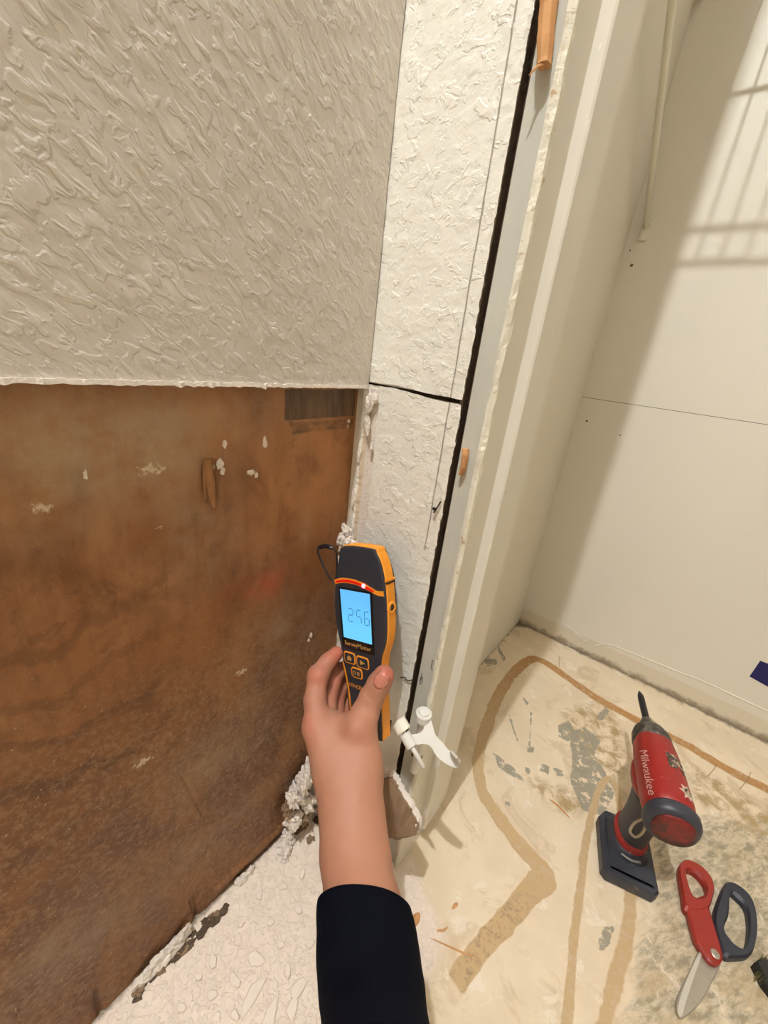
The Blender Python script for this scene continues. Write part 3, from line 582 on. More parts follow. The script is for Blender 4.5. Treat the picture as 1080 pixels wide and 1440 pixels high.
bm = bmesh.new(); lathe(bm, [(.0085,-.010),(.0092,-.009),(.0092,-.001),(.0084,.0),(.0066,.0003),(.0064,.002),(.0055,.0026),(.0001,.0028)], 24, A); obj('pin_cap', bm, enam, ds, smooth=False)
# flat plate with two arms, drawn in a plane facing the camera side (tilted), outline in image order
pn = Vector((.30, -.62, .72)).normalized(); A0 = A + Vector((0, 0, -.003))
def onp(px, py, off=0.0):
    r = Vector(ray(px, py)); C_ = Vector(CAM); return C_ + r*((A0 + pn*off - C_).dot(pn)/r.dot(pn))
ol = [(588,1003),(589,1012),(595,1016),(596,1024),(590,1031),(578,1033),(570,1037),(574,1048),(584,1048),(596,1046),(606,1050),(613,1062),(624,1072),(637,1079),(644,1080),(647,1074),(643,1067),(633,1057),(622,1044),(613,1034),(609,1022),(606,1012),(605,1003)]
ol = spline([(*q, 0) for q in ol], 3, True)
bm = bmesh.new(); up = [onp(q[0], q[1], .0016) for q in ol]; dn = [onp(q[0], q[1], -.0016) for q in ol]; loft(bm, [dn, up]); 
bmesh.ops.triangulate(bm, faces=[f for f in bm.faces if len(f.verts) > 4]); obj('arm_plate', bm, enam, ds)
# upturned rubber foot at the far end
bm = bmesh.new(); q = [onp(633,1056,0), onp(646,1071,0)]; upv = pn*.0125 + Vector((0, 0, .001))
d_ = (q[1]-q[0]); tn_ = d_.normalized().cross(pn)
loft(bm, [[q[0]-tn_*.0012, q[1]-tn_*.0012, q[1]-tn_*.0012+upv*.9, q[0]+d_*.5-tn_*.0012+upv*1.9, q[0]-tn_*.0012+upv*1.0], [q[0]+tn_*.0012, q[1]+tn_*.0012, q[1]+tn_*.0012+upv*.9, q[0]+d_*.5+tn_*.0012+upv*1.9, q[0]+tn_*.0012+upv*1.0]]); obj('foot_pad', bm, enam, ds)
# threaded rod, boss and bumper
r0 = onp(560,1016,.004); r1 = onp(596,1080,.004); ax = (r1-r0).normalized()
bm = bmesh.new(); tube(bm, [r0 + ax*.004, r1], .0026, 12); obj('rod', bm, enam, ds, smooth=True)
bb = onp(574,1041,.004); bm = bmesh.new(); lathe(bm, [(.0052,-.0075),(.0060,-.0068),(.0060,.0068),(.0052,.0075),(.003,.0076)], 20, bb, ax); obj('boss', bm, enam, ds)
b0 = onp(564,1021,.004); bm = bmesh.new(); lathe(bm, [(.0074,-.0066),(.0084,-.0056),(.0084,.0050),(.0076,.0060),(.003,.0062)], 22, b0, ax); obj('bumper', bm, plain('cream_rubber', (238, 232, 214), .6), ds, label='round cream rubber bumper')

# ------------------------------------------------------------------ moisture meter (local frame: x right, y up, z towards the viewer, mm)
mu = Vector((.9535, .0315, .2997)).normalized(); mn_ = Vector((0, -.9945, .1045)).normalized(); mv = mn_.cross(mu).normalized(); mu = mv.cross(mn_)
MO = Vector((.0562, -.0507, .3960))
M4 = Matrix([[mu[i]*.001, mv[i]*.001, mn_[i]*.001, MO[i]] for i in range(3)] + [[0,0,0,1]])
MR = Matrix([[mu[i], mv[i], mn_[i], MO[i]] for i in range(3)] + [[0,0,0,1]])
meter = thing('moisture_meter', 'black and orange handheld moisture meter with lit blue screen pressed on the wall', 'moisture meter', mat4=MR)
def mm(bm): bmesh.ops.scale(bm, vec=(.001,.001,.001), verts=bm.verts); return bm
rub = plain('black_rubber', (44, 45, 52), .5, .4, scuff=.12, scale=300); gls = plain('bezel_black', (14, 15, 18), .15, .5)
org = plain('orange_rubber', (232, 148, 40), .45, .4, scuff=.06)
FO = [(-12,72),(-19.5,59),(-27.5,31),(-31,7),(-30.5,-16),(-27,-35),(-25,-51),(-22.5,-78),(-22,-103),(-21,-125),(-17,-131),(18,-131),(22,-127),(23,-110),(23.5,-96),(24.5,-65),(28.5,-40),(35,-24),(38.2,-6),(39.2,19),(39,40),(36,57),(31,68),(26,72)]
FO = [tuple(q[:2]) for q in spline([(*p, 0) for p in FO], 3, True)]
def rg(o, z): return [(p[0], p[1], z) for p in o]
bm = bmesh.new(); loft(bm, [rg(inset(FO, -.3), -4), rg(FO, -1.6), rg(inset(FO, .7), -.3), rg(inset(FO, 2.0), 0)]); obj('front_shell', mm(bm), rub, meter, smooth=False)
bo = inset(FO, -.9)
bm = bmesh.new(); loft(bm, [rg(inset(bo, .6), -15.2), rg(bo, -14.6), rg(bo, -3.2), rg(inset(bo, .9), -2.2)]); obj('bumper_band', mm(bm), org, meter, label='orange rubber band around the case')
back = inset(bo, .2)
bm = bmesh.new(); loft(bm, [rg(inset(bo, 10), -25), rg(inset(bo, 7), -22), rg(inset(bo, 2.5), -18), rg(inset(bo, .4), -15)]); obj('rear_shell', mm(bm), rub, meter)
hp = [p for p in FO if p[1] > -30]; hp = [(p[0]*.66-1, p[1]*.72+2) for p in FO if p[1] > -46]
bm = bmesh.new(); loft(bm, [rg(inset(hp, 6), -41), rg(inset(hp, 2), -39.5), rg(inset(hp, 0), -36), rg(inset(hp, -1), -20)]); obj('sensor_head', mm(bm), rub, meter)
# split flange of the cap
fr = [p for p in bo if 36 < p[1] < 44 and p[0] > 0]
bm = bmesh.new(); box(bm, (37.5, 40, -15.6), (41.6, 42.2, -1.5)); bevel(bm, .5, 2); obj('cap_flange', mm(bm), org, meter)
bm = bmesh.new(); box(bm, (36.8, 37.6, -15.5), (40.7, 39.2, -2.5)); obj('cap_joint', mm(bm), gls, meter)
def strip(name, pts, w0, z, th, mat, label=None):
    P2 = spline([(*p, 0) for p in pts], 6); N = len(P2); L = []; Rr = []
    ws = np.interp(np.linspace(0, 1, N), np.linspace(0, 1, len(w0)), w0)
    for i, p in enumerate(P2):
        d = P2[min(i+1, N-1)] - P2[max(i-1, 0)]; d = d/np.linalg.norm(d); nn = np.array([-d[1], d[0], 0]); L.append(p + nn*ws[i]); Rr.append(p - nn*ws[i])
    bm = bmesh.new(); rings = [[(l[0], l[1], z-.6), (l[0], l[1], z+th), (r[0], r[1], z+th), (r[0], r[1], z-.6)] for l, r in zip(L, Rr)]
    loft(bm, rings); return obj(name, mm(bm), mat, meter, label=label)
strip('accent_stripe', [(-27.5,32.5),(-20,35),(-10,36.3),(2,36),(12,34),(22,31),(30,28.5),(38,29)], [2.2,2.6,2.6,2.6,2.6,2.4,2.2,2.6], 0, .25, org, 'orange curved stripe')
def emit(name, c, e, base=None):
    t = NT(name, .25, .5); t.color(lin(base or c)); t.b.inputs['Emission Color'].default_value = lin(c); t.b.inputs['Emission Strength'].default_value = e; return t
strip('light_bar', [(-26,33.0),(-18,35),(-9,36),(2,35.6),(12,33.6),(22,30.6),(26,29.5)], [1.0,1.3,1.3,1.3,1.3,1.2,.6], .2, .35, emit('red_bar', (200, 20, 14), .35).m, 'red glowing indicator bar')
bm = bmesh.new(); lathe(bm, [(2.4,0),(2.2,.8),(1.2,1.3),(.1,1.4)], 16, (13.2,33.6,.2)); obj('indicator_light', mm(bm), emit('red_led', (255, 70, 80), 14).m, meter, smooth=True, label='bright red light')
strip('left_stripe', [(-24,-56),(-21.5,-68),(-19,-84),(-18,-105),(-17.5,-120)], [.8,1.2,1.2,1.2,1], -.2, .4, org)
def poly_part(name, pts, z0, z1, mat, label=None, rnd=0):
    bm = bmesh.new(); loft(bm, [rg(pts, z0), rg(pts, z1)]); return obj(name, mm(bm), mat, meter, label=label)
poly_part('screen_bezel', [(-22.5,28.5),(23.5,28.5),(21.0,-37.5),(-22.5,-37.5)], -.5, .35, gls)
t = emit('lcd', (96, 190, 242), .62, (90, 170, 220))
g_ = t.n('ShaderNodeTexCoord'); sx = t.n('ShaderNodeSeparateXYZ'); t.t.links.new(g_.outputs['Object'], sx.inputs[0])
cc = t.mix(t.ramp(sx.outputs[1], -.028, .028), lin((112, 214, 250)), lin((96, 176, 246))); t.t.links.new(cc, t.b.inputs['Emission Color'])
poly_part('screen', [(-20.2,26.3),(20.6,26.3),(19.0,-26.2),(-19.8,-26.2)], .2, .55, t.m, 'lit pale blue display reading 256')
seg = {'2':'abged', '5':'afgcd', '6':'afgedc'}
def digit(ch, x, y, w_, h_, mat, on):
    E_ = {'a':((0,1),(1,1)),'b':((1,1),(1,.5)),'c':((1,.5),(1,0)),'d':((0,0),(1,0)),'e':((0,0),(0,.5)),'f':((0,.5),(0,1)),'g':((0,.5),(1,.5))}
    bm = bmesh.new()
    for s in on:
        (x0,y0),(x1,y1) = E_[s]; a = Vector((x+x0*w_+ (y0-.5)*.6, y+y0*h_, 0)); b = Vector((x+x1*w_+(y1-.5)*.6, y+y1*h_, 0)); d = (b-a).normalized(); n_ = Vector((-d.y, d.x, 0))*.5; a += d*.7; b -= d*.7
        loft(bm, [[(a+n_)[:2]+(.6,), (b+n_)[:2]+(.6,), (b-n_)[:2]+(.6,), (a-n_)[:2]+(.6,)], [(a+n_)[:2]+(.68,), (b+n_)[:2]+(.68,), (b-n_)[:2]+(.68,), (a-n_)[:2]+(.68,)]])
    return obj('digit', mm(bm), mat, meter)
ink = emit('lcd_ink', (60, 140, 190), .30, (60, 120, 160)).m
digit('2', -10.5, -7, 6.4, 14, ink, 'abged'); digit('5', 1.0, -7, 6.2, 14, ink, 'afgc'); digit('6', 11.5, -7, 6.2, 14, ink, 'afged' + 'c')
def text(name, s, size, loc, rotz, mat, parent, ext=.1, rot=None, local=True, scl=(1,1)):
    c = bpy.data.curves.new(name, 'FONT'); c.body = s; c.size = size; c.extrude = ext; c.align_x = 'CENTER'; c.align_y = 'CENTER'; c.resolution_u = 2
    o = bpy.data.objects.new(name, c); COL.objects.link(o); dg = bpy.context.evaluated_depsgraph_get(); me = bpy.data.meshes.new_from_object(o.evaluated_get(dg)); bpy.data.objects.remove(o)
    m_ = Matrix.Translation(loc) @ (rot or Matrix.Rotation(rotz, 4, 'Z')) @ Matrix.Diagonal((scl[0], scl[1], 1, 1)); me.transform(m_)
    if local: me.transform(Matrix.Scale(.001, 4))
    return obj(name, me, mat, parent)
gold = plain('printed_gold', (196, 148, 70), .5)
text('lettering', 'SurveyMaster', 6.6, (-1, -32.2, .42), 0, gold, meter, .06)
text('lettering', 'STMCEN', 5.6, (-7, -79, .1), 0, org, meter, .08)
def rrect(x0, y0, x1, y1, r, k=4):
    out = []
    for cx, cy, a0 in ((x1-r, y1-r, 0), (x0+r, y1-r, 90), (x0+r, y0+r, 180), (x1-r, y0+r, 270)):
        for i in range(k+1): a = math.radians(a0 + 90*i/k); out.append((cx + r*math.cos(a), cy + r*math.sin(a)))
    return out
for (x0, y0, x1, y1, ic) in ((-21.5,-54.5,-5.5,-41.5,'home'), (-4.0,-55.5,13.0,-42.5,'play'), (-12.5,-68.5,3.0,-57,'pow')):
    o_ = rrect(x0, y0, x1, y1, 3.2); b_ = obj('button', mm(loft(bmesh.new(), [rg(o_, -.4), rg(o_, .5), rg(inset(o_, .4), .7)])), org, meter, label='black button with orange rim')
    i_ = rrect(x0+1.4, y0+1.4, x1-1.4, y1-1.4, 2.2); obj('button_face', mm(loft(bmesh.new(), [rg(i_, .3), rg(i_, .9), rg(inset(i_, .5), 1.1)])), rub, b_)
    cx, cy = (x0+x1)/2, (y0+y1)/2; bm = bmesh.new()
    if ic == 'play': loft(bm, [[(cx-3, cy+2.6, 1.0), (cx-3, cy-2.6, 1.0), (cx+4, cy, 1.0)], [(cx-3, cy+2.6, 1.2), (cx-3, cy-2.6, 1.2), (cx+4, cy, 1.2)]])
    elif ic == 'home':
        for q in (((-3,-2.6),(3,-2.6),(3,.6),(0,3),(-3,.6)),): loft(bm, [[(cx+a, cy+b, 1.0) for a, b in q], [(cx+a, cy+b, 1.2) for a, b in q]])
    else:
        tube(bm, [(cx-3+1.9*math.sin(a), cy+1.9*math.cos(a), 1.1) for a in np.linspace(.5, 5.8, 14)], .35, 5); tube(bm, [(cx-3, cy+.4, 1.1), (cx-3, cy+2.6, 1.1)], .35, 5); box(bm, (cx+1, cy-2, 1), (cx+2.2, cy+2, 1.2)); box(bm, (cx+3, cy-2, 1), (cx+4.2, cy+2, 1.2))
    obj('button_icon', mm(bm), gold, b_)
bm = bmesh.new(); lathe(bm, [(6.2,-2),(6.6,0),(6.0,1.2),(3.6,1.4),(3.0,.2),(2.8,-2)], 22, (39.8,13,-8.6), (1,0,0)); obj('socket_ring', mm(bm), org, meter, smooth=True)
bm = bmesh.new(); lathe(bm, [(3.1,-1),(3.1,.9),(1.5,1.1),(1.2,-.5)], 16, (39.8,13,-8.6), (1,0,0)); obj('socket', mm(bm), plain('socket_metal', (40,38,36), .3, metal=.6), meter)
# lanyard clip at the upper left
blk = plain('black_metal', (26, 26, 30), .3, .5)
def mloc(px, py, z):                          # meter-local mm of a point in its plane z
    r = Vector(ray(px, py)); C_ = Vector(CAM); o = MO + mn_*z*.001; p = C_ + r*((o-C_).dot(mn_)/r.dot(mn_)); d = p - MO; return Vector((d.dot(mu), d.dot(mv), d.dot(mn_)))*1000
clip = bmesh.new(); tube(clip, spline([mloc(449,770,6), mloc(458,768,6), mloc(468,771,6)], 4), [2.0,2.6,2.6,2.6,2.6,2.6,2.6,2.4,1.6], 10); obj('clip_gate', mm(clip), blk, meter, smooth=True)
clip = bmesh.new(); tube(clip, spline([mloc(449,768,6), mloc(447,775,5), mloc(453,792,4), mloc(463,812,3), mloc(471,818,-10), mloc(474,800,-12), mloc(473,778,-8), mloc(468,770,-6)], 4), 1.05, 8); obj('clip_loop', mm(clip), blk, meter, smooth=True)

# ------------------------------------------------------------------ impact driver on the closet floor
az = Vector((-.28, .96, 0)).normalized(); sd = Vector((az.y, -az.x, 0))     # az = bit direction, sd = its right-hand side
base0 = Vector((.374, .2420, 0))
DR = Matrix([[sd[i], az[i], (0,0,1)[i], base0[i]] for i in range(3)] + [[0,0,0,1]])
drill = thing('impact_driver', 'scuffed red and black cordless impact driver standing on its battery base', 'impact driver', mat4=DR)
red = NT('scuffed_red', .42, .5); sc1 = red.ramp(red.noise(55, 6, .7, .4, red.opos()), .63, .68); red.color(red.mix(red.math('MULTIPLY', sc1, .6), red.mix(red.noise(30, 4, .6, vec=red.opos()), lin((128, 22, 20)), lin((160, 34, 30))), lin((206, 168, 150)))); red.bump(red.noise(200, 3, vec=red.opos()), .0004, .4); red = red.m
bk = NT('scuffed_black', .45, .5); sc1 = bk.ramp(bk.noise(70, 6, .7, .4, bk.opos()), .62, .70); bk.color(bk.mix(bk.math('MULTIPLY', sc1, .45), bk.mix(bk.noise(20, 4, vec=bk.opos()), lin((34, 36, 44)), lin((56, 58, 68))), lin((150, 140, 126)))); bk = bk.m
rdk = NT('grimy_red', .5, .4); rdk.color(rdk.mix(rdk.ramp(rdk.noise(90, 6, .75, .4, rdk.opos()), .42, .62), lin((112, 26, 22)), lin((58, 32, 28)))); rdk.bump(rdk.noise(300, 3, vec=rdk.opos()), .0006, .6); rdk = rdk.m
gm = NT('dirty_gear_case', .5, .5); gm.color(gm.mix(gm.ramp(gm.noise(70, 6, .7, vec=gm.opos()), .4, .65), lin((46, 42, 38)), lin((112, 102, 90)))); gm = gm.m
def ell(w_, h_, n=28, p=2.4): return [(w_*math.copysign(abs(math.cos(a))**(2/p), math.cos(a)), h_*math.copysign(abs(math.sin(a))**(2/p), math.sin(a))) for a in [2*math.pi*k/n for k in range(n)]]
ZA = .160                                   # height of the motor axis
def body(bm, secs, n=28, p=2.3):            # secs: (y, halfwidth, halfheight, zc)
    return loft(bm, [[(x, y, zc+z) for x, z in ell(hw, hh, n, p)] for y, hw, hh, zc in secs])
YO = -.030                                  # axis origin offset: rear of the body
bm = bmesh.new(); body(bm, [(-.060,.026,.026,ZA),(-.058,.0285,.0285,ZA),(-.040,.0300,.0305,ZA),(-.005,.0300,.0305,ZA),(.030,.0290,.0295,ZA),(.058,.0265,.0275,ZA),(.062,.0255,.0265,ZA)]); obj('motor_housing', bm, red, drill, smooth=True, label='red housing')
bm = bmesh.new(); body(bm, [(-.0745,.020,.0195,ZA),(-.0730,.0285,.0275,ZA),(-.0690,.0315,.0305,ZA),(-.0600,.0320,.0318,ZA),(-.0570,.0305,.0305,ZA)]); obj('rear_ring', bm, bk, drill, smooth=True, label='black rubber ring at the back')
bm = bmesh.new(); body(bm, [(-.0765,.015,.014,ZA),(-.0760,.0235,.0225,ZA),(-.0735,.0240,.0230,ZA)]); obj('rear_cap', bm, rdk, drill, smooth=True, label='red rear cap')
bm = bmesh.new(); body(bm, [(.058,.0268,.0278,ZA),(.066,.0275,.0282,ZA),(.078,.0262,.0265,ZA),(.088,.0225,.0225,ZA),(.094,.0150,.0150,ZA),(.095,.011,.011,ZA)], p=2.0); obj('gear_case', bm, gm, drill, smooth=True, label='grimy dark gear case')
bm = bmesh.new(); lathe(bm, [(.009,.093),(.0098,.094),(.0110,.098),(.0108,.107),(.0085,.110),(.0072,.111),(.0072,.116),(.005,.117)], 20, (0,0,ZA), (0,1,0)); obj('collet', bm, gm, drill, smooth=True)
bm = bmesh.new(); lathe(bm, [(.0052,.112),(.0056,.118),(.0056,.170),(.0050,.172),(.0048,.176),(.0022,.184),(.0012,.187),(.0004,.188)], 6, (0,0,ZA), (0,1,0)); obj('driver_bit', bm, plain('bit_steel', (40,40,44), .35, metal=.5), drill)
# trigger guard / side wing of the housing down to the handle
bm = bmesh.new()
hs = [(.020, .006, .0190, .0260), (.050, .004, .0185, .0250), (.080, .001, .0185, .0245), (.100, .000, .0195, .0270), (.122, .001, .0215, .0320), (.142, .003, .0240, .0360)]
loft(bm, [[(x, yc+y, z) for x, y in ell(hw, hd, 24, 2.4)] for z, yc, hw, hd in hs]); obj('handle', bm, bk, drill, smooth=True, label='black rubber handle')
bm = bmesh.new(); loft(bm, [[(x, .0055+y, z) for x, y in ell(hw, hd, 24, 2.4)] for z, hw, hd in ((.034,.0205,.0275),(.036,.0215,.0285),(.045,.0212,.0280),(.047,.0195,.0262))]); obj('handle_ring', bm, red, drill, smooth=True, label='red ring round the foot of the handle')
bm = bmesh.new(); loft(bm, [[(x, .006+y, z) for x, y in ell(hw, hd, 24, 2.8)] for z, hw, hd in ((.014,.0290,.0350),(.024,.0270,.0330),(.030,.0225,.0290),(.035,.0205,.0270))]); obj('handle_foot', bm, bk, drill, smooth=True)
bm = bmesh.new(); tube(bm, spline([(-.012,-.024,.029),(0,-.0275,.029),(.012,-.024,.029)], 4), .0016, 6); obj('foot_rib', bm, plain('worn_grey', (120,118,112), .5), drill)
bm = bmesh.new(); loft(bm, [[(x, y, z) for x, y in ell(.0065, .006, 14, 2.5)] for z in (0,)] + []) if False else None
bm.free(); bm = bmesh.new(); loft(bm, [[(x, yc+y, z) for x, y in ell(.008, hd, 16, 2.4)] for z, yc, hd in ((.098,.030,.008),(.108,.036,.008),(.120,.040,.007),(.128,.038,.006))]); obj('trigger', bm, red, drill, smooth=True, label='red trigger')
bm = bmesh.new(); loft(bm, [[(x, yc+y, z) for x, y in ell(hw, hd, 24, 2.6)] for z, yc, hw, hd in ((.116,.020,.0170,.028),(.122,.018,.0225,.034),(.134,.012,.0260,.042),(.146,.006,.0270,.048))]); obj('housing_skirt', bm, red, drill, smooth=True)
# battery base
bo_ = [(-.035,-.046),(-.029,-.052),(.029,-.052),(.035,-.046),(.035,.026),(.024,.044),(-.024,.044),(-.035,.028)]
bm = bmesh.new(); loft(bm, [rg(inset(bo_, .0020), 0), rg(bo_, .0025), rg(bo_, .0165), rg(inset(bo_, .0030), .0205)]); obj('battery_base', bm, bk, drill, label='black battery base')
bm = bmesh.new(); loft(bm, [rg(inset(bo_, .008), .0200), rg(inset(bo_, .009), .0222)]); obj('base_top', bm, bk, drill)
# belt clip on the near side of the handle
bm = bmesh.new(); tube(bm, spline([(-.012,-.030,.115),(-.020,-.034,.105),(-.021,-.036,.090),(-.013,-.037,.086),(-.008,-.036,.098),(-.008,-.032,.112)], 4), .0018, 7); obj('belt_clip', bm, plain('clip_steel', (170,158,138), .35, metal=.6), drill, smooth=True, label='worn steel clip')
# worn label patch and scratched star on top of the housing
def onbody(u, v, off=.0003):                # u along az from rear, v angle around (0 = top, + = right)
    hw, hh = np.interp(u, [-.058,-.040,-.005,.030,.058], [.0285,.0300,.0300,.0290,.0265]), np.interp(u, [-.058,-.040,-.005,.030,.058], [.0285,.0305,.0305,.0295,.0275])
    p = 2.3; s, c = math.sin(v), math.cos(v); return Vector(((hw+off)*math.copysign(abs(s)**(2/p), s), u, ZA + (hh+off)*math.copysign(abs(c)**(2/p), c)))
def decal(name, uv, mat, th=.0005, label=None):
    bm = bmesh.new(); n = len(uv); cu = sum(q[0] for q in uv)/n; cv = sum(q[1] for q in uv)/n; rings = [[onbody(cu+(q[0]-cu)*k, cv+(q[1]-cv)*k, th if k < .98 else -.0006) for q in uv] for k in (1.0, .96, .6, .3, .02)]
    loft(bm, rings, caps=False); bm.faces.new([bm.verts[:][i] for i in range(len(bm.verts)-n, len(bm.verts))]) if False else None
    return obj(name, bm, mat, drill, label=label)
worn = NT('worn_label', .7); worn.color(worn.mix(worn.ramp(worn.noise(160, 5, .7, vec=worn.opos()), .45, .6), lin((62, 50, 42)), lin((176, 156, 128)))); worn = worn.m
def dense(poly, k=4): return [tuple(np.array(a)+(np.array(b)-np.array(a))*j/k) for a, b in zip(poly, poly[1:]+poly[:1]) for j in range(k)]
decal('worn_label', dense([(a-.012, b*1.05-.05) for a, b in [(.037,.05),(.037,.55),(.028,.80),(.008,.84),(.008,.62),(.019,.50),(.019,.34),(.010,.30),(.010,.05)]]), worn, label='worn away label patch')
star = [(-.034 + (.0125 if k % 2 == 0 else .0070)*math.cos(math.pi*k/7+.2)*(1+.2*math.sin(k*5)), .52 + (.40 if k % 2 == 0 else .22)*math.sin(math.pi*k/7+.2)) for k in range(14)]
decal('scratched_patch', dense(star, 2), plain('pale_scratch', (196, 176, 158), .7, scuff=.3, scale=300), label='pale star shaped scratch')
bm = bmesh.new(); c0 = onbody(-.034, .50, .0010); lathe(bm, [(.0050,-.001),(.0050,.0006),(.0034,.0008),(.0030,-.0008)], 16, c0, (c0 - Vector((0,-.034,ZA))).normalized()); obj('screw_hole', bm, worn, drill)
# script lettering along the left shoulder of the housing
c = bpy.data.curves.new('lettering', 'FONT'); c.body = 'Milwaukee'; c.size = .0185; c.shear = .35; c.align_x = 'CENTER'; c.align_y = 'CENTER'; c.resolution_u = 2
o = bpy.data.objects.new('lettering', c); COL.objects.link(o); me = bpy.data.meshes.new_from_object(o.evaluated_get(bpy.context.evaluated_depsgraph_get())); bpy.data.objects.remove(o)
wprint = NT('worn_white_print', .6); wprint.color(wprint.mix(wprint.ramp(wprint.noise(120, 4, .6, vec=wprint.opos()), .30, .44), lin((150, 34, 30)), lin((206, 168, 156)))); wprint = wprint.m
bm = bmesh.new(); bm.from_mesh(me); bmesh.ops.subdivide_edges(bm, edges=[e for e in bm.edges if e.calc_length() > .003], cuts=1)
for v in bm.verts: x, y = v.co.x, v.co.y; v.co = onbody(-.012 - x*.95, -.62 - y/.030*-1.0 if False else -.98 + y/.030, .0004)
obj('lettering', bm, wprint, drill)

for o in drill.children:
    if o.name.split('.')[0] in ('motor_housing', 'rear_ring', 'rear_cap', 'gear_case', 'collet', 'driver_bit', 'worn_label', 'scratched_patch', 'screw_hole', 'lettering'):
        o.data.transform(Matrix.Translation((0, 0, ZA)) @ Matrix.Diagonal((.95, .93, .95, 1)) @ Matrix.Translation((0, 0, -ZA)))
# ------------------------------------------------------------------ scissors
sci = thing('scissors', 'open tin snip style scissors with one red and one black handle', 'scissors', (0, 0, 0))
def flat(name, outer, inner, z0, z1, mat, parent, label=None, bev=.0016, k=4):
    O_ = [tuple(q) for q in spline([fl(a, b, z1) for a, b in outer], k, True)]
    bm = bmesh.new(); bot = [(p[0], p[1], z0) for p in O_]; n = len(O_)
    if inner is None:
        O2 = inset(O_, bev); loft(bm, [bot, [(p[0], p[1], z1-bev*.8) for p in O_], [(p[0], p[1], z1) for p in O2]])
        bmesh.ops.triangulate(bm, faces=[f for f in bm.faces if len(f.verts) > 4]); return obj(name, bm, mat, parent, label=label)
    I_ = spline([fl(a, b, z1) for a, b in inner], k, True); 
    A_ = [np.array(p) for p in O_]; B_ = [np.array(p) for p in I_]
    # resample the inner loop to follow the outer one
    import bisect
    def res(L, m):
        L = L + [L[0]]; d = [0]
        for a, b in zip(L, L[1:]): d.append(d[-1] + np.linalg.norm(b[:2]-a[:2]))
        return [np.array([np.interp(s, d, [q[j] for q in L]) for j in range(3)]) for s in np.linspace(0, d[-1], m, endpoint=False)]
    m_ = 64; a_ = res(A_, m_); b_ = res(B_, m_)
    sft = min(range(m_), key=lambda s: sum(np.linalg.norm(a_[i]-b_[(i+s) % m_]) for i in range(0, m_, 4))); b_ = b_[sft:] + b_[:sft]
    rings = []
    for kk, zz in ((0, z0), (0, z1-bev), (.18, z1), (.82, z1), (1, z1-bev), (1, z0)): rings.append([(a[0]+(b[0]-a[0])*kk, a[1]+(b[1]-a[1])*kk, zz) for a, b in zip(a_, b_)])
    rings.append(rings[0]); loft(bm, rings, caps=False); bmesh.ops.remove_doubles(bm, verts=bm.verts, dist=1e-6); bmesh.ops.recalc_face_normals(bm, faces=bm.faces[:]); return obj(name, bm, mat, parent, smooth=False, label=label)
redp = plain('red_handle', (146, 40, 30), .45, scuff=.12, scale=200); blkp = plain('black_handle', (44, 46, 56), .5, scuff=.15, scale=200); stl = NT('snip_steel', .38, .5, .55); stl.color(stl.mix(stl.noise(60, 5, .7, vec=stl.opos()), lin((160, 152, 138)), lin((196, 188, 172)))); stl = stl.m
flat('blade', [(985,1335),(1003,1340),(1015,1350),(1003,1378),(985,1410),(966,1428),(958,1431),(952,1422),(952,1405),(960,1385),(972,1362)], None, .0005, .0045, stl, sci, 'grey steel blade', .0008)
flat('blade_edge', [(984,1338),(988,1340),(976,1375),(965,1410),(960,1428),(955,1428),(953,1415),(960,1390),(972,1362)], None, .0040, .0062, plain('bright_steel', (214, 208, 196), .3, metal=.4), sci, 'bright ground cutting edge', .0005)
flat('red_grip', [(955,1222),(960,1210),(970,1207),(988,1216),(1002,1232),(1006,1248),(1003,1262),(1000,1272),(992,1280),(966,1280),(960,1255)], [(966,1224),(975,1224),(986,1233),(994,1247),(992,1258),(985,1261),(976,1257),(970,1243)], .001, .0125, redp, sci, 'red oval grip', .0035)
flat('red_shank', [(962,1258),(975,1264),(992,1258),(1000,1266),(998,1275),(1002,1290),(1010,1315),(1017,1342),(1014,1354),(1006,1356),(997,1350),(988,1337),(978,1320),(970,1292)], None, .003, .0118, redp, sci, 'red shank with the pivot', .0025)
flat('black_grip', [(1015,1252),(1022,1240),(1033,1239),(1050,1250),(1062,1268),(1067,1300),(1063,1328),(1055,1343),(1036,1346),(1020,1344),(1012,1325),(1005,1300),(1006,1278)], [(1028,1256),(1037,1260),(1050,1275),(1054,1300),(1051,1326),(1046,1332),(1034,1325),(1022,1310),(1020,1300),(1026,1285)], .001, .0120, blkp, sci, 'black grip with a large opening', .0035)
pv = fl(1006,1341,.0125); bm = bmesh.new(); lathe(bm, [(.0050,-.002),(.0050,.0005),(.0040,.0012),(.0018,.0012),(.0014,.0002)], 18, (pv[0], pv[1], .0118)); obj('pivot_screw', bm, stl, sci)
# dark tool corner at the right edge of the frame
tk = thing('utility_brush', 'dark bristly tool end on the floor at the lower right frame edge', 'brush', fl(1085,1375))
bm = bmesh.new(); q = fl(1085,1372); b_ = Vector(fl(1085,1375))
cl = [Vector(p)-b_ for p in (fl(1061,1353,.012), fl(1070,1348,.014), fl(1090,1350,.014), fl(1130,1380,.014), fl(1120,1410,.014), fl(1090,1398,.014), fl(1076,1380,.014))]
loft(bm, [[(p.x, p.y, .0) for p in cl], [(p.x, p.y, .012) for p in cl], [(p.x*.9, p.y*.9, .016) for p in cl]]); obj('brush_block', bm, plain('brush_dark', (34, 34, 30), .6, scuff=.5, scale=300), tk)
bm = bmesh.new(); rr = random.Random(3)
for i in range(60):
    a = Vector(fl(1060+rr.random()*16, 1350+rr.random()*32, .003)) - b_; tube(bm, [a, a + Vector((rr.uniform(-.003,.003), rr.uniform(-.003,.003), .012))], [.0004,.0002], 4)
obj('bristles', bm, plain('olive_bristle', (110, 104, 54), .7), tk, kind='stuff')
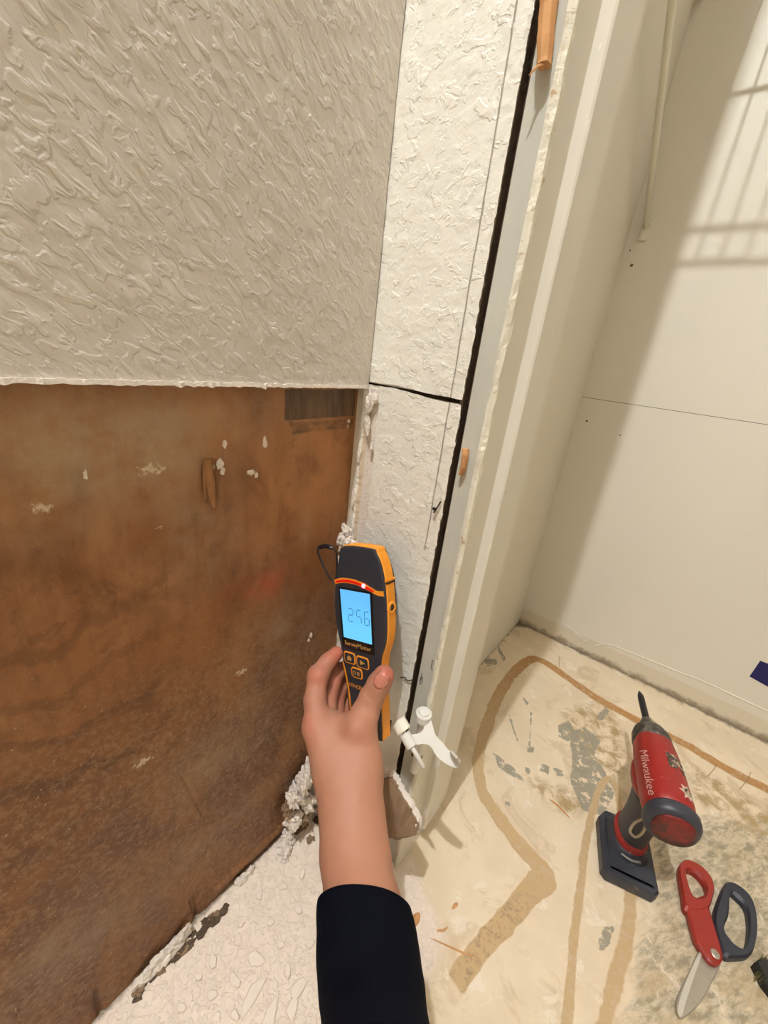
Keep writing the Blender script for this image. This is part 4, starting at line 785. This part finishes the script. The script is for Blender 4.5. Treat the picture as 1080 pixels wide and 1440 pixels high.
# ------------------------------------------------------------------ the arm: one continuous skin surface from a blended distance field
def cf(px, py, d): return np.array([(px-540)*d/F, (py-720)*d/F, d])       # camera-aligned working frame (metres)
def cone(P, a, b, ra, rb):
    ab = b - a; t = np.clip(((P-a) @ ab)/(ab @ ab), 0, 1); return np.linalg.norm(P - a - t[..., None]*ab, axis=-1) - (ra + (rb-ra)*t)
def smin(a, b, k):
    h = np.clip(.5 + .5*(b-a)/k, 0, 1); return b + (a-b)*h - k*h*(1-h)
def chain(P, pts, k=.004):
    d = None
    for (a, ra), (b, rb) in zip(pts, pts[1:]):
        e = cone(P, a, b, ra, rb); d = e if d is None else smin(d, e, k)
    return d
J = lambda px, py, d, r: (cf(px, py, d), r)
wrist_l, wrist_r = J(480,1160,.345,.0205), J(511,1160,.345,.0205)
ARM = [
  [J(507,1395,.258,.0190), J(499,1290,.295,.0198), J(488,1200,.331,.0185), J(484,1150,.350,.0180), J(468,1085,.372,.0165), J(444,1022,.392,.0130)],     # ulnar/index side
  [J(536,1395,.258,.0190), J(522,1290,.295,.0198), J(511,1200,.331,.0185), J(508,1150,.350,.0180), J(506,1090,.370,.0195), J(503,1040,.388,.0160)],     # radial side
  [J(522,1395,.260,.0200), J(510,1290,.297,.0210), J(499,1200,.336,.0195), J(492,1130,.360,.0180), J(478,1060,.384,.0160), J(468,1020,.400,.0130)],
]
THUMB = [J(506,1062,.380,.0190), J(503,1032,.388,.0165), J(513,1004,.3950,.0130), J(522,982,.3980,.0115), J(533,962,.3960,.0110), J(540,950,.3935,.0101)]
INDEX = [J(447,1024,.392,.0132), J(443,985,.404,.0108), J(447,950,.416,.0102), J(461,931,.428,.0088), J(473,919,.436,.0076)]
MIDDLE = [J(462,1024,.405,.0120), J(459,990,.424,.0105), J(466,960,.438,.0098), J(476,943,.452,.0085), J(488,938,.462,.0070)]
RING = [J(470,1026,.412,.0115), J(470,1000,.436,.0102), J(474,975,.452,.0095), J(485,960,.464,.0080), J(496,960,.470,.0065)]
LITTLE = [J(480,1030,.412,.0105), J(482,1010,.440,.0092), J(486,990,.460,.0082), J(495,980,.468,.0068), J(503,982,.472,.0058)]
def field(P):
    d = chain(P, ARM[0], .01)
    for c in ARM[1:]: d = smin(d, chain(P, c, .01), .016)
    d = smin(d, chain(P, THUMB, .005), .009)
    # web between thumb and index
    d = smin(d, cone(P, cf(500,1030,.390), cf(455,1022,.396), .0125, .0115), .008)
    # fingers: blended with the palm near the knuckles, kept apart from each other
    f = chain(P, INDEX, .0035)
    for c in (MIDDLE, RING, LITTLE): f = smin(f, chain(P, c, .003), .0012)
    d = smin(d, f, .006)
    # knuckle swell and the wrist tendon, crease at the thumb joint
    d = smin(d, np.linalg.norm(P - cf(449,950,.4145), axis=-1) - .0106, .004)
    d = smin(d, np.linalg.norm(P - cf(505,1024,.3835), axis=-1) - .0135, .008)
    for a, b, dep_, rr in ((cf(511,976,.3865), cf(528,987,.3875), .0009, .0016), (cf(514,971,.3865), cf(531,982,.3875), .0006, .0012), (cf(450,938,.4045), cf(462,945,.414), .0008, .0014)):
        q = cone(P, a, b, 0, 0); d = d + dep_*np.exp(-(q/rr)**2)
    # nail bed
    return d
def surface_nets(f, lo, hi, h):
    n = np.ceil((hi-lo)/h).astype(int) + 1; ax_ = [lo[i] + h*np.arange(n[i]) for i in range(3)]
    D = np.empty(n, np.float32)
    for i in range(n[0]):
        Y, Z = np.meshgrid(ax_[1], ax_[2], indexing='ij'); D[i] = f(np.stack([np.full_like(Y, ax_[0][i]), Y, Z], -1))
    s = D < 0; c = np.zeros(n-1, int)
    for a in (0,1):
        for b in (0,1):
            for e in (0,1): c += s[a:n[0]-1+a, b:n[1]-1+b, e:n[2]-1+e]
    act = (c > 0) & (c < 8); idx = -np.ones(n-1, int); cells = np.argwhere(act); idx[act] = np.arange(len(cells))
    acc = np.zeros((len(cells), 3)); cnt = np.zeros(len(cells)); cor = [(a,b,e) for a in (0,1) for b in (0,1) for e in (0,1)]
    for p in cor:
        for k in range(3):
            if p[k] == 0:
                q = list(p); q[k] = 1
                v0 = D[tuple((cells + p).T)]; v1 = D[tuple((cells + q).T)]; m = (v0 < 0) != (v1 < 0); t = np.where(m, v0/(v0 - v1 + 1e-20), 0)
                pt = np.array(p, float)[None] + 0*cells; pt[:, k] += t; acc[m] += pt[m]; cnt[m] += 1
    V = lo + h*(cells + acc/cnt[:, None]); Q = []
    for k in range(3):
        i, j = (k+1) % 3, (k+2) % 3
        sl0 = [slice(1, n[m]-1) for m in range(3)]; sl1 = list(sl0); sl0[k] = slice(0, n[k]-1); sl1[k] = slice(1, n[k])
        a, b = s[tuple(sl0)], s[tuple(sl1)]; e = np.argwhere(a != b); off = np.array([1, 1, 1]); off[k] = 0; flip = b[tuple(e.T)]; e = e + off
        def g(di, dj):
            w_ = e.copy(); w_[:, i] += di; w_[:, j] += dj; return idx[tuple(w_.T)]
        q = np.stack([g(-1,-1), g(0,-1), g(0,0), g(-1,0)], 1); q[flip] = q[flip][:, ::-1]; Q.append(q)
    return V, np.concatenate(Q)
lo = cf(410,905,.45)*0 + np.array([-.105, .135, .27]); hi = np.array([.022, .36, .482])
lo = np.array([-.105, .13, .238]); hi = np.array([.030, .345, .484])
V, Q = surface_nets(field, lo, hi, .00125)
W_ = CAM + V @ R
me = bpy.data.meshes.new('forearm_and_hand'); me.from_pydata(W_.tolist(), [], Q[:, ::-1].tolist()); me.update()
red_ = np.zeros(len(V))
for p, r_, k in ((cf(545,946,.384), .011, 1.0), (cf(473,918,.43), .014, .9), (cf(446,950,.405), .012, .5), (cf(505,1024,.372), .016, .28), (cf(430,1018,.38), .016, .4), (cf(470,960,.43), .02, .4), (cf(480,985,.44), .02, .4)):
    red_ += k*np.exp(-(np.linalg.norm(V-p, axis=1)/r_)**2)
setattr_(me, 'flush', np.clip(red_, 0, 1))
person = thing('person', 'bare left hand and forearm in a dark navy sleeve holding the meter', 'person', (.2, -.12, .3))
PO = Vector((.2, -.12, .3)); me.transform(Matrix.Translation(-PO))
t = NT('skin', .56, .35); 
c = t.mix(t.noise(45, 4, .6), lin((164, 112, 88)), lin((180, 130, 104))); c = t.mix(t.math('MULTIPLY', t.attr('flush'), .7), c, lin((176, 84, 66)))
fk = t.ramp(t.voro(75), .045, .03); c = t.mix(t.math('MULTIPLY', t.math('MULTIPLY', fk, t.ramp(t.noise(14), .60, .62)), .6), c, lin((120, 70, 46)))
t.color(c); t.b.inputs['Subsurface Weight'].default_value = .12; t.b.inputs['Subsurface Radius'].default_value = (.006, .002, .001); t.b.inputs['Subsurface Scale'].default_value = .6
t.bump(t.voro(420), .00025, .35); t.bump(t.noise(30, 3), .0010, .25)
arm = obj('forearm_and_hand', me, t.m, person, smooth=True, label='bare skin of hand and forearm')
md = arm.modifiers.new('smooth', 'SMOOTH'); md.factor = .5; md.iterations = 4
# thumb nail
tc_, td = cf(543,945,.4045), None
a0 = CAM + cf(532,964,.3880) @ R; a1 = CAM + cf(546,941,.3850) @ R; ax_n = Vector(a1-a0).normalized(); vw = Vector(CAM - a1).normalized(); side = ax_n.cross(vw).normalized(); out = side.cross(ax_n).normalized()
nc = Vector(CAM + cf(539.5,951,.3930) @ R) ; nm = plain('nail', (196, 126, 108), .22, .6)
bm = bmesh.new(); rings = []
for i in range(9):
    u_ = -1 + 2*i/8; hw = .0070*(1 - .10*max(0, u_) - .18*abs(u_)**4); row = []
    for k in range(9):
        s_ = -1 + 2*k/8; an = s_*.95; row.append(nc + ax_n*(u_*.0082 - .0015*s_*s_*(1 if u_ > 0 else -1)) + side*math.sin(an)*hw*1.25 + out*(.0108*math.cos(an*.9) - .0008*u_*u_ + .0012) - PO)
    rings.append(row)
loft(bm, rings, caps=False, closed=False); bmesh.ops.solidify(bm, geom=bm.faces[:], thickness=.0007); obj('thumbnail', bm, nm, person, smooth=True, label='pink thumbnail')
# sleeve: knitted tube with an open cuff
cl = [(512,1277,.3010,.0352), (513,1300,.2925,.0354), (518,1350,.2750,.0362), (525,1410,.2545,.0362), (533,1480,.232,.036), (550,1620,.195,.036), (575,1800,.16,.037), (600,2000,.135,.038)]
P3 = [Vector(CAM + cf(a, b, c) @ R) for a, b, c, _ in cl]; Rd = [q[3] for q in cl]
Pk = spline(P3, 6); Rk = np.interp(np.linspace(0, len(cl)-1, len(Pk)), range(len(cl)), Rd)
bm = bmesh.new(); rings = []; n = 56; fwd = Vector(R[2]); NK = len(Pk)
for i, p in enumerate(Pk):
    tdir = Vector(Pk[min(i+1, NK-1)] - Pk[max(i-1, 0)]).normalized(); sx_ = tdir.cross(fwd).normalized(); sy_ = sx_.cross(tdir).normalized(); row = []
    for k in range(n):
        a = 2*math.pi*k/n; rr = Rk[i]*(1 + .02*mn.noise(Vector((math.cos(a)*1.5, math.sin(a)*1.5, i*.25))))
        sk = (.0060*math.cos(a) + .0015*math.sin(a))*max(0, 1 - i/12)
        row.append(Vector(p) + tdir*sk + (sx_*math.cos(a)*1.0 + sy_*math.sin(a)*.86)*rr - PO)
    rings.append(row)
cc_ = [sum(r_, Vector())/n for r_ in rings]; inner = [[v.lerp(cc_[j], l_) for v in rings[j]] for j, l_ in ((3, .10), (1, .06), (0, .035))]
lipr = [v + (rings[0][0]-rings[1][0])*.0 for v in rings[0]]
loft(bm, inner + rings, caps=False); bm.verts.ensure_lookup_table(); bm.faces.new([bm.verts[i] for i in range(len(bm.verts)-n, len(bm.verts))]); bmesh.ops.recalc_face_normals(bm, faces=bm.faces[:])
t = NT('navy_knit', .9, .08); t.color(lin((5, 6, 15))); t.bump(t.noise(900, 2), .0005, .5); t.bump(t.noise(60, 3), .002, .4)
obj('sleeve', bm, t.m, person, smooth=True, label='dark navy long sleeve')
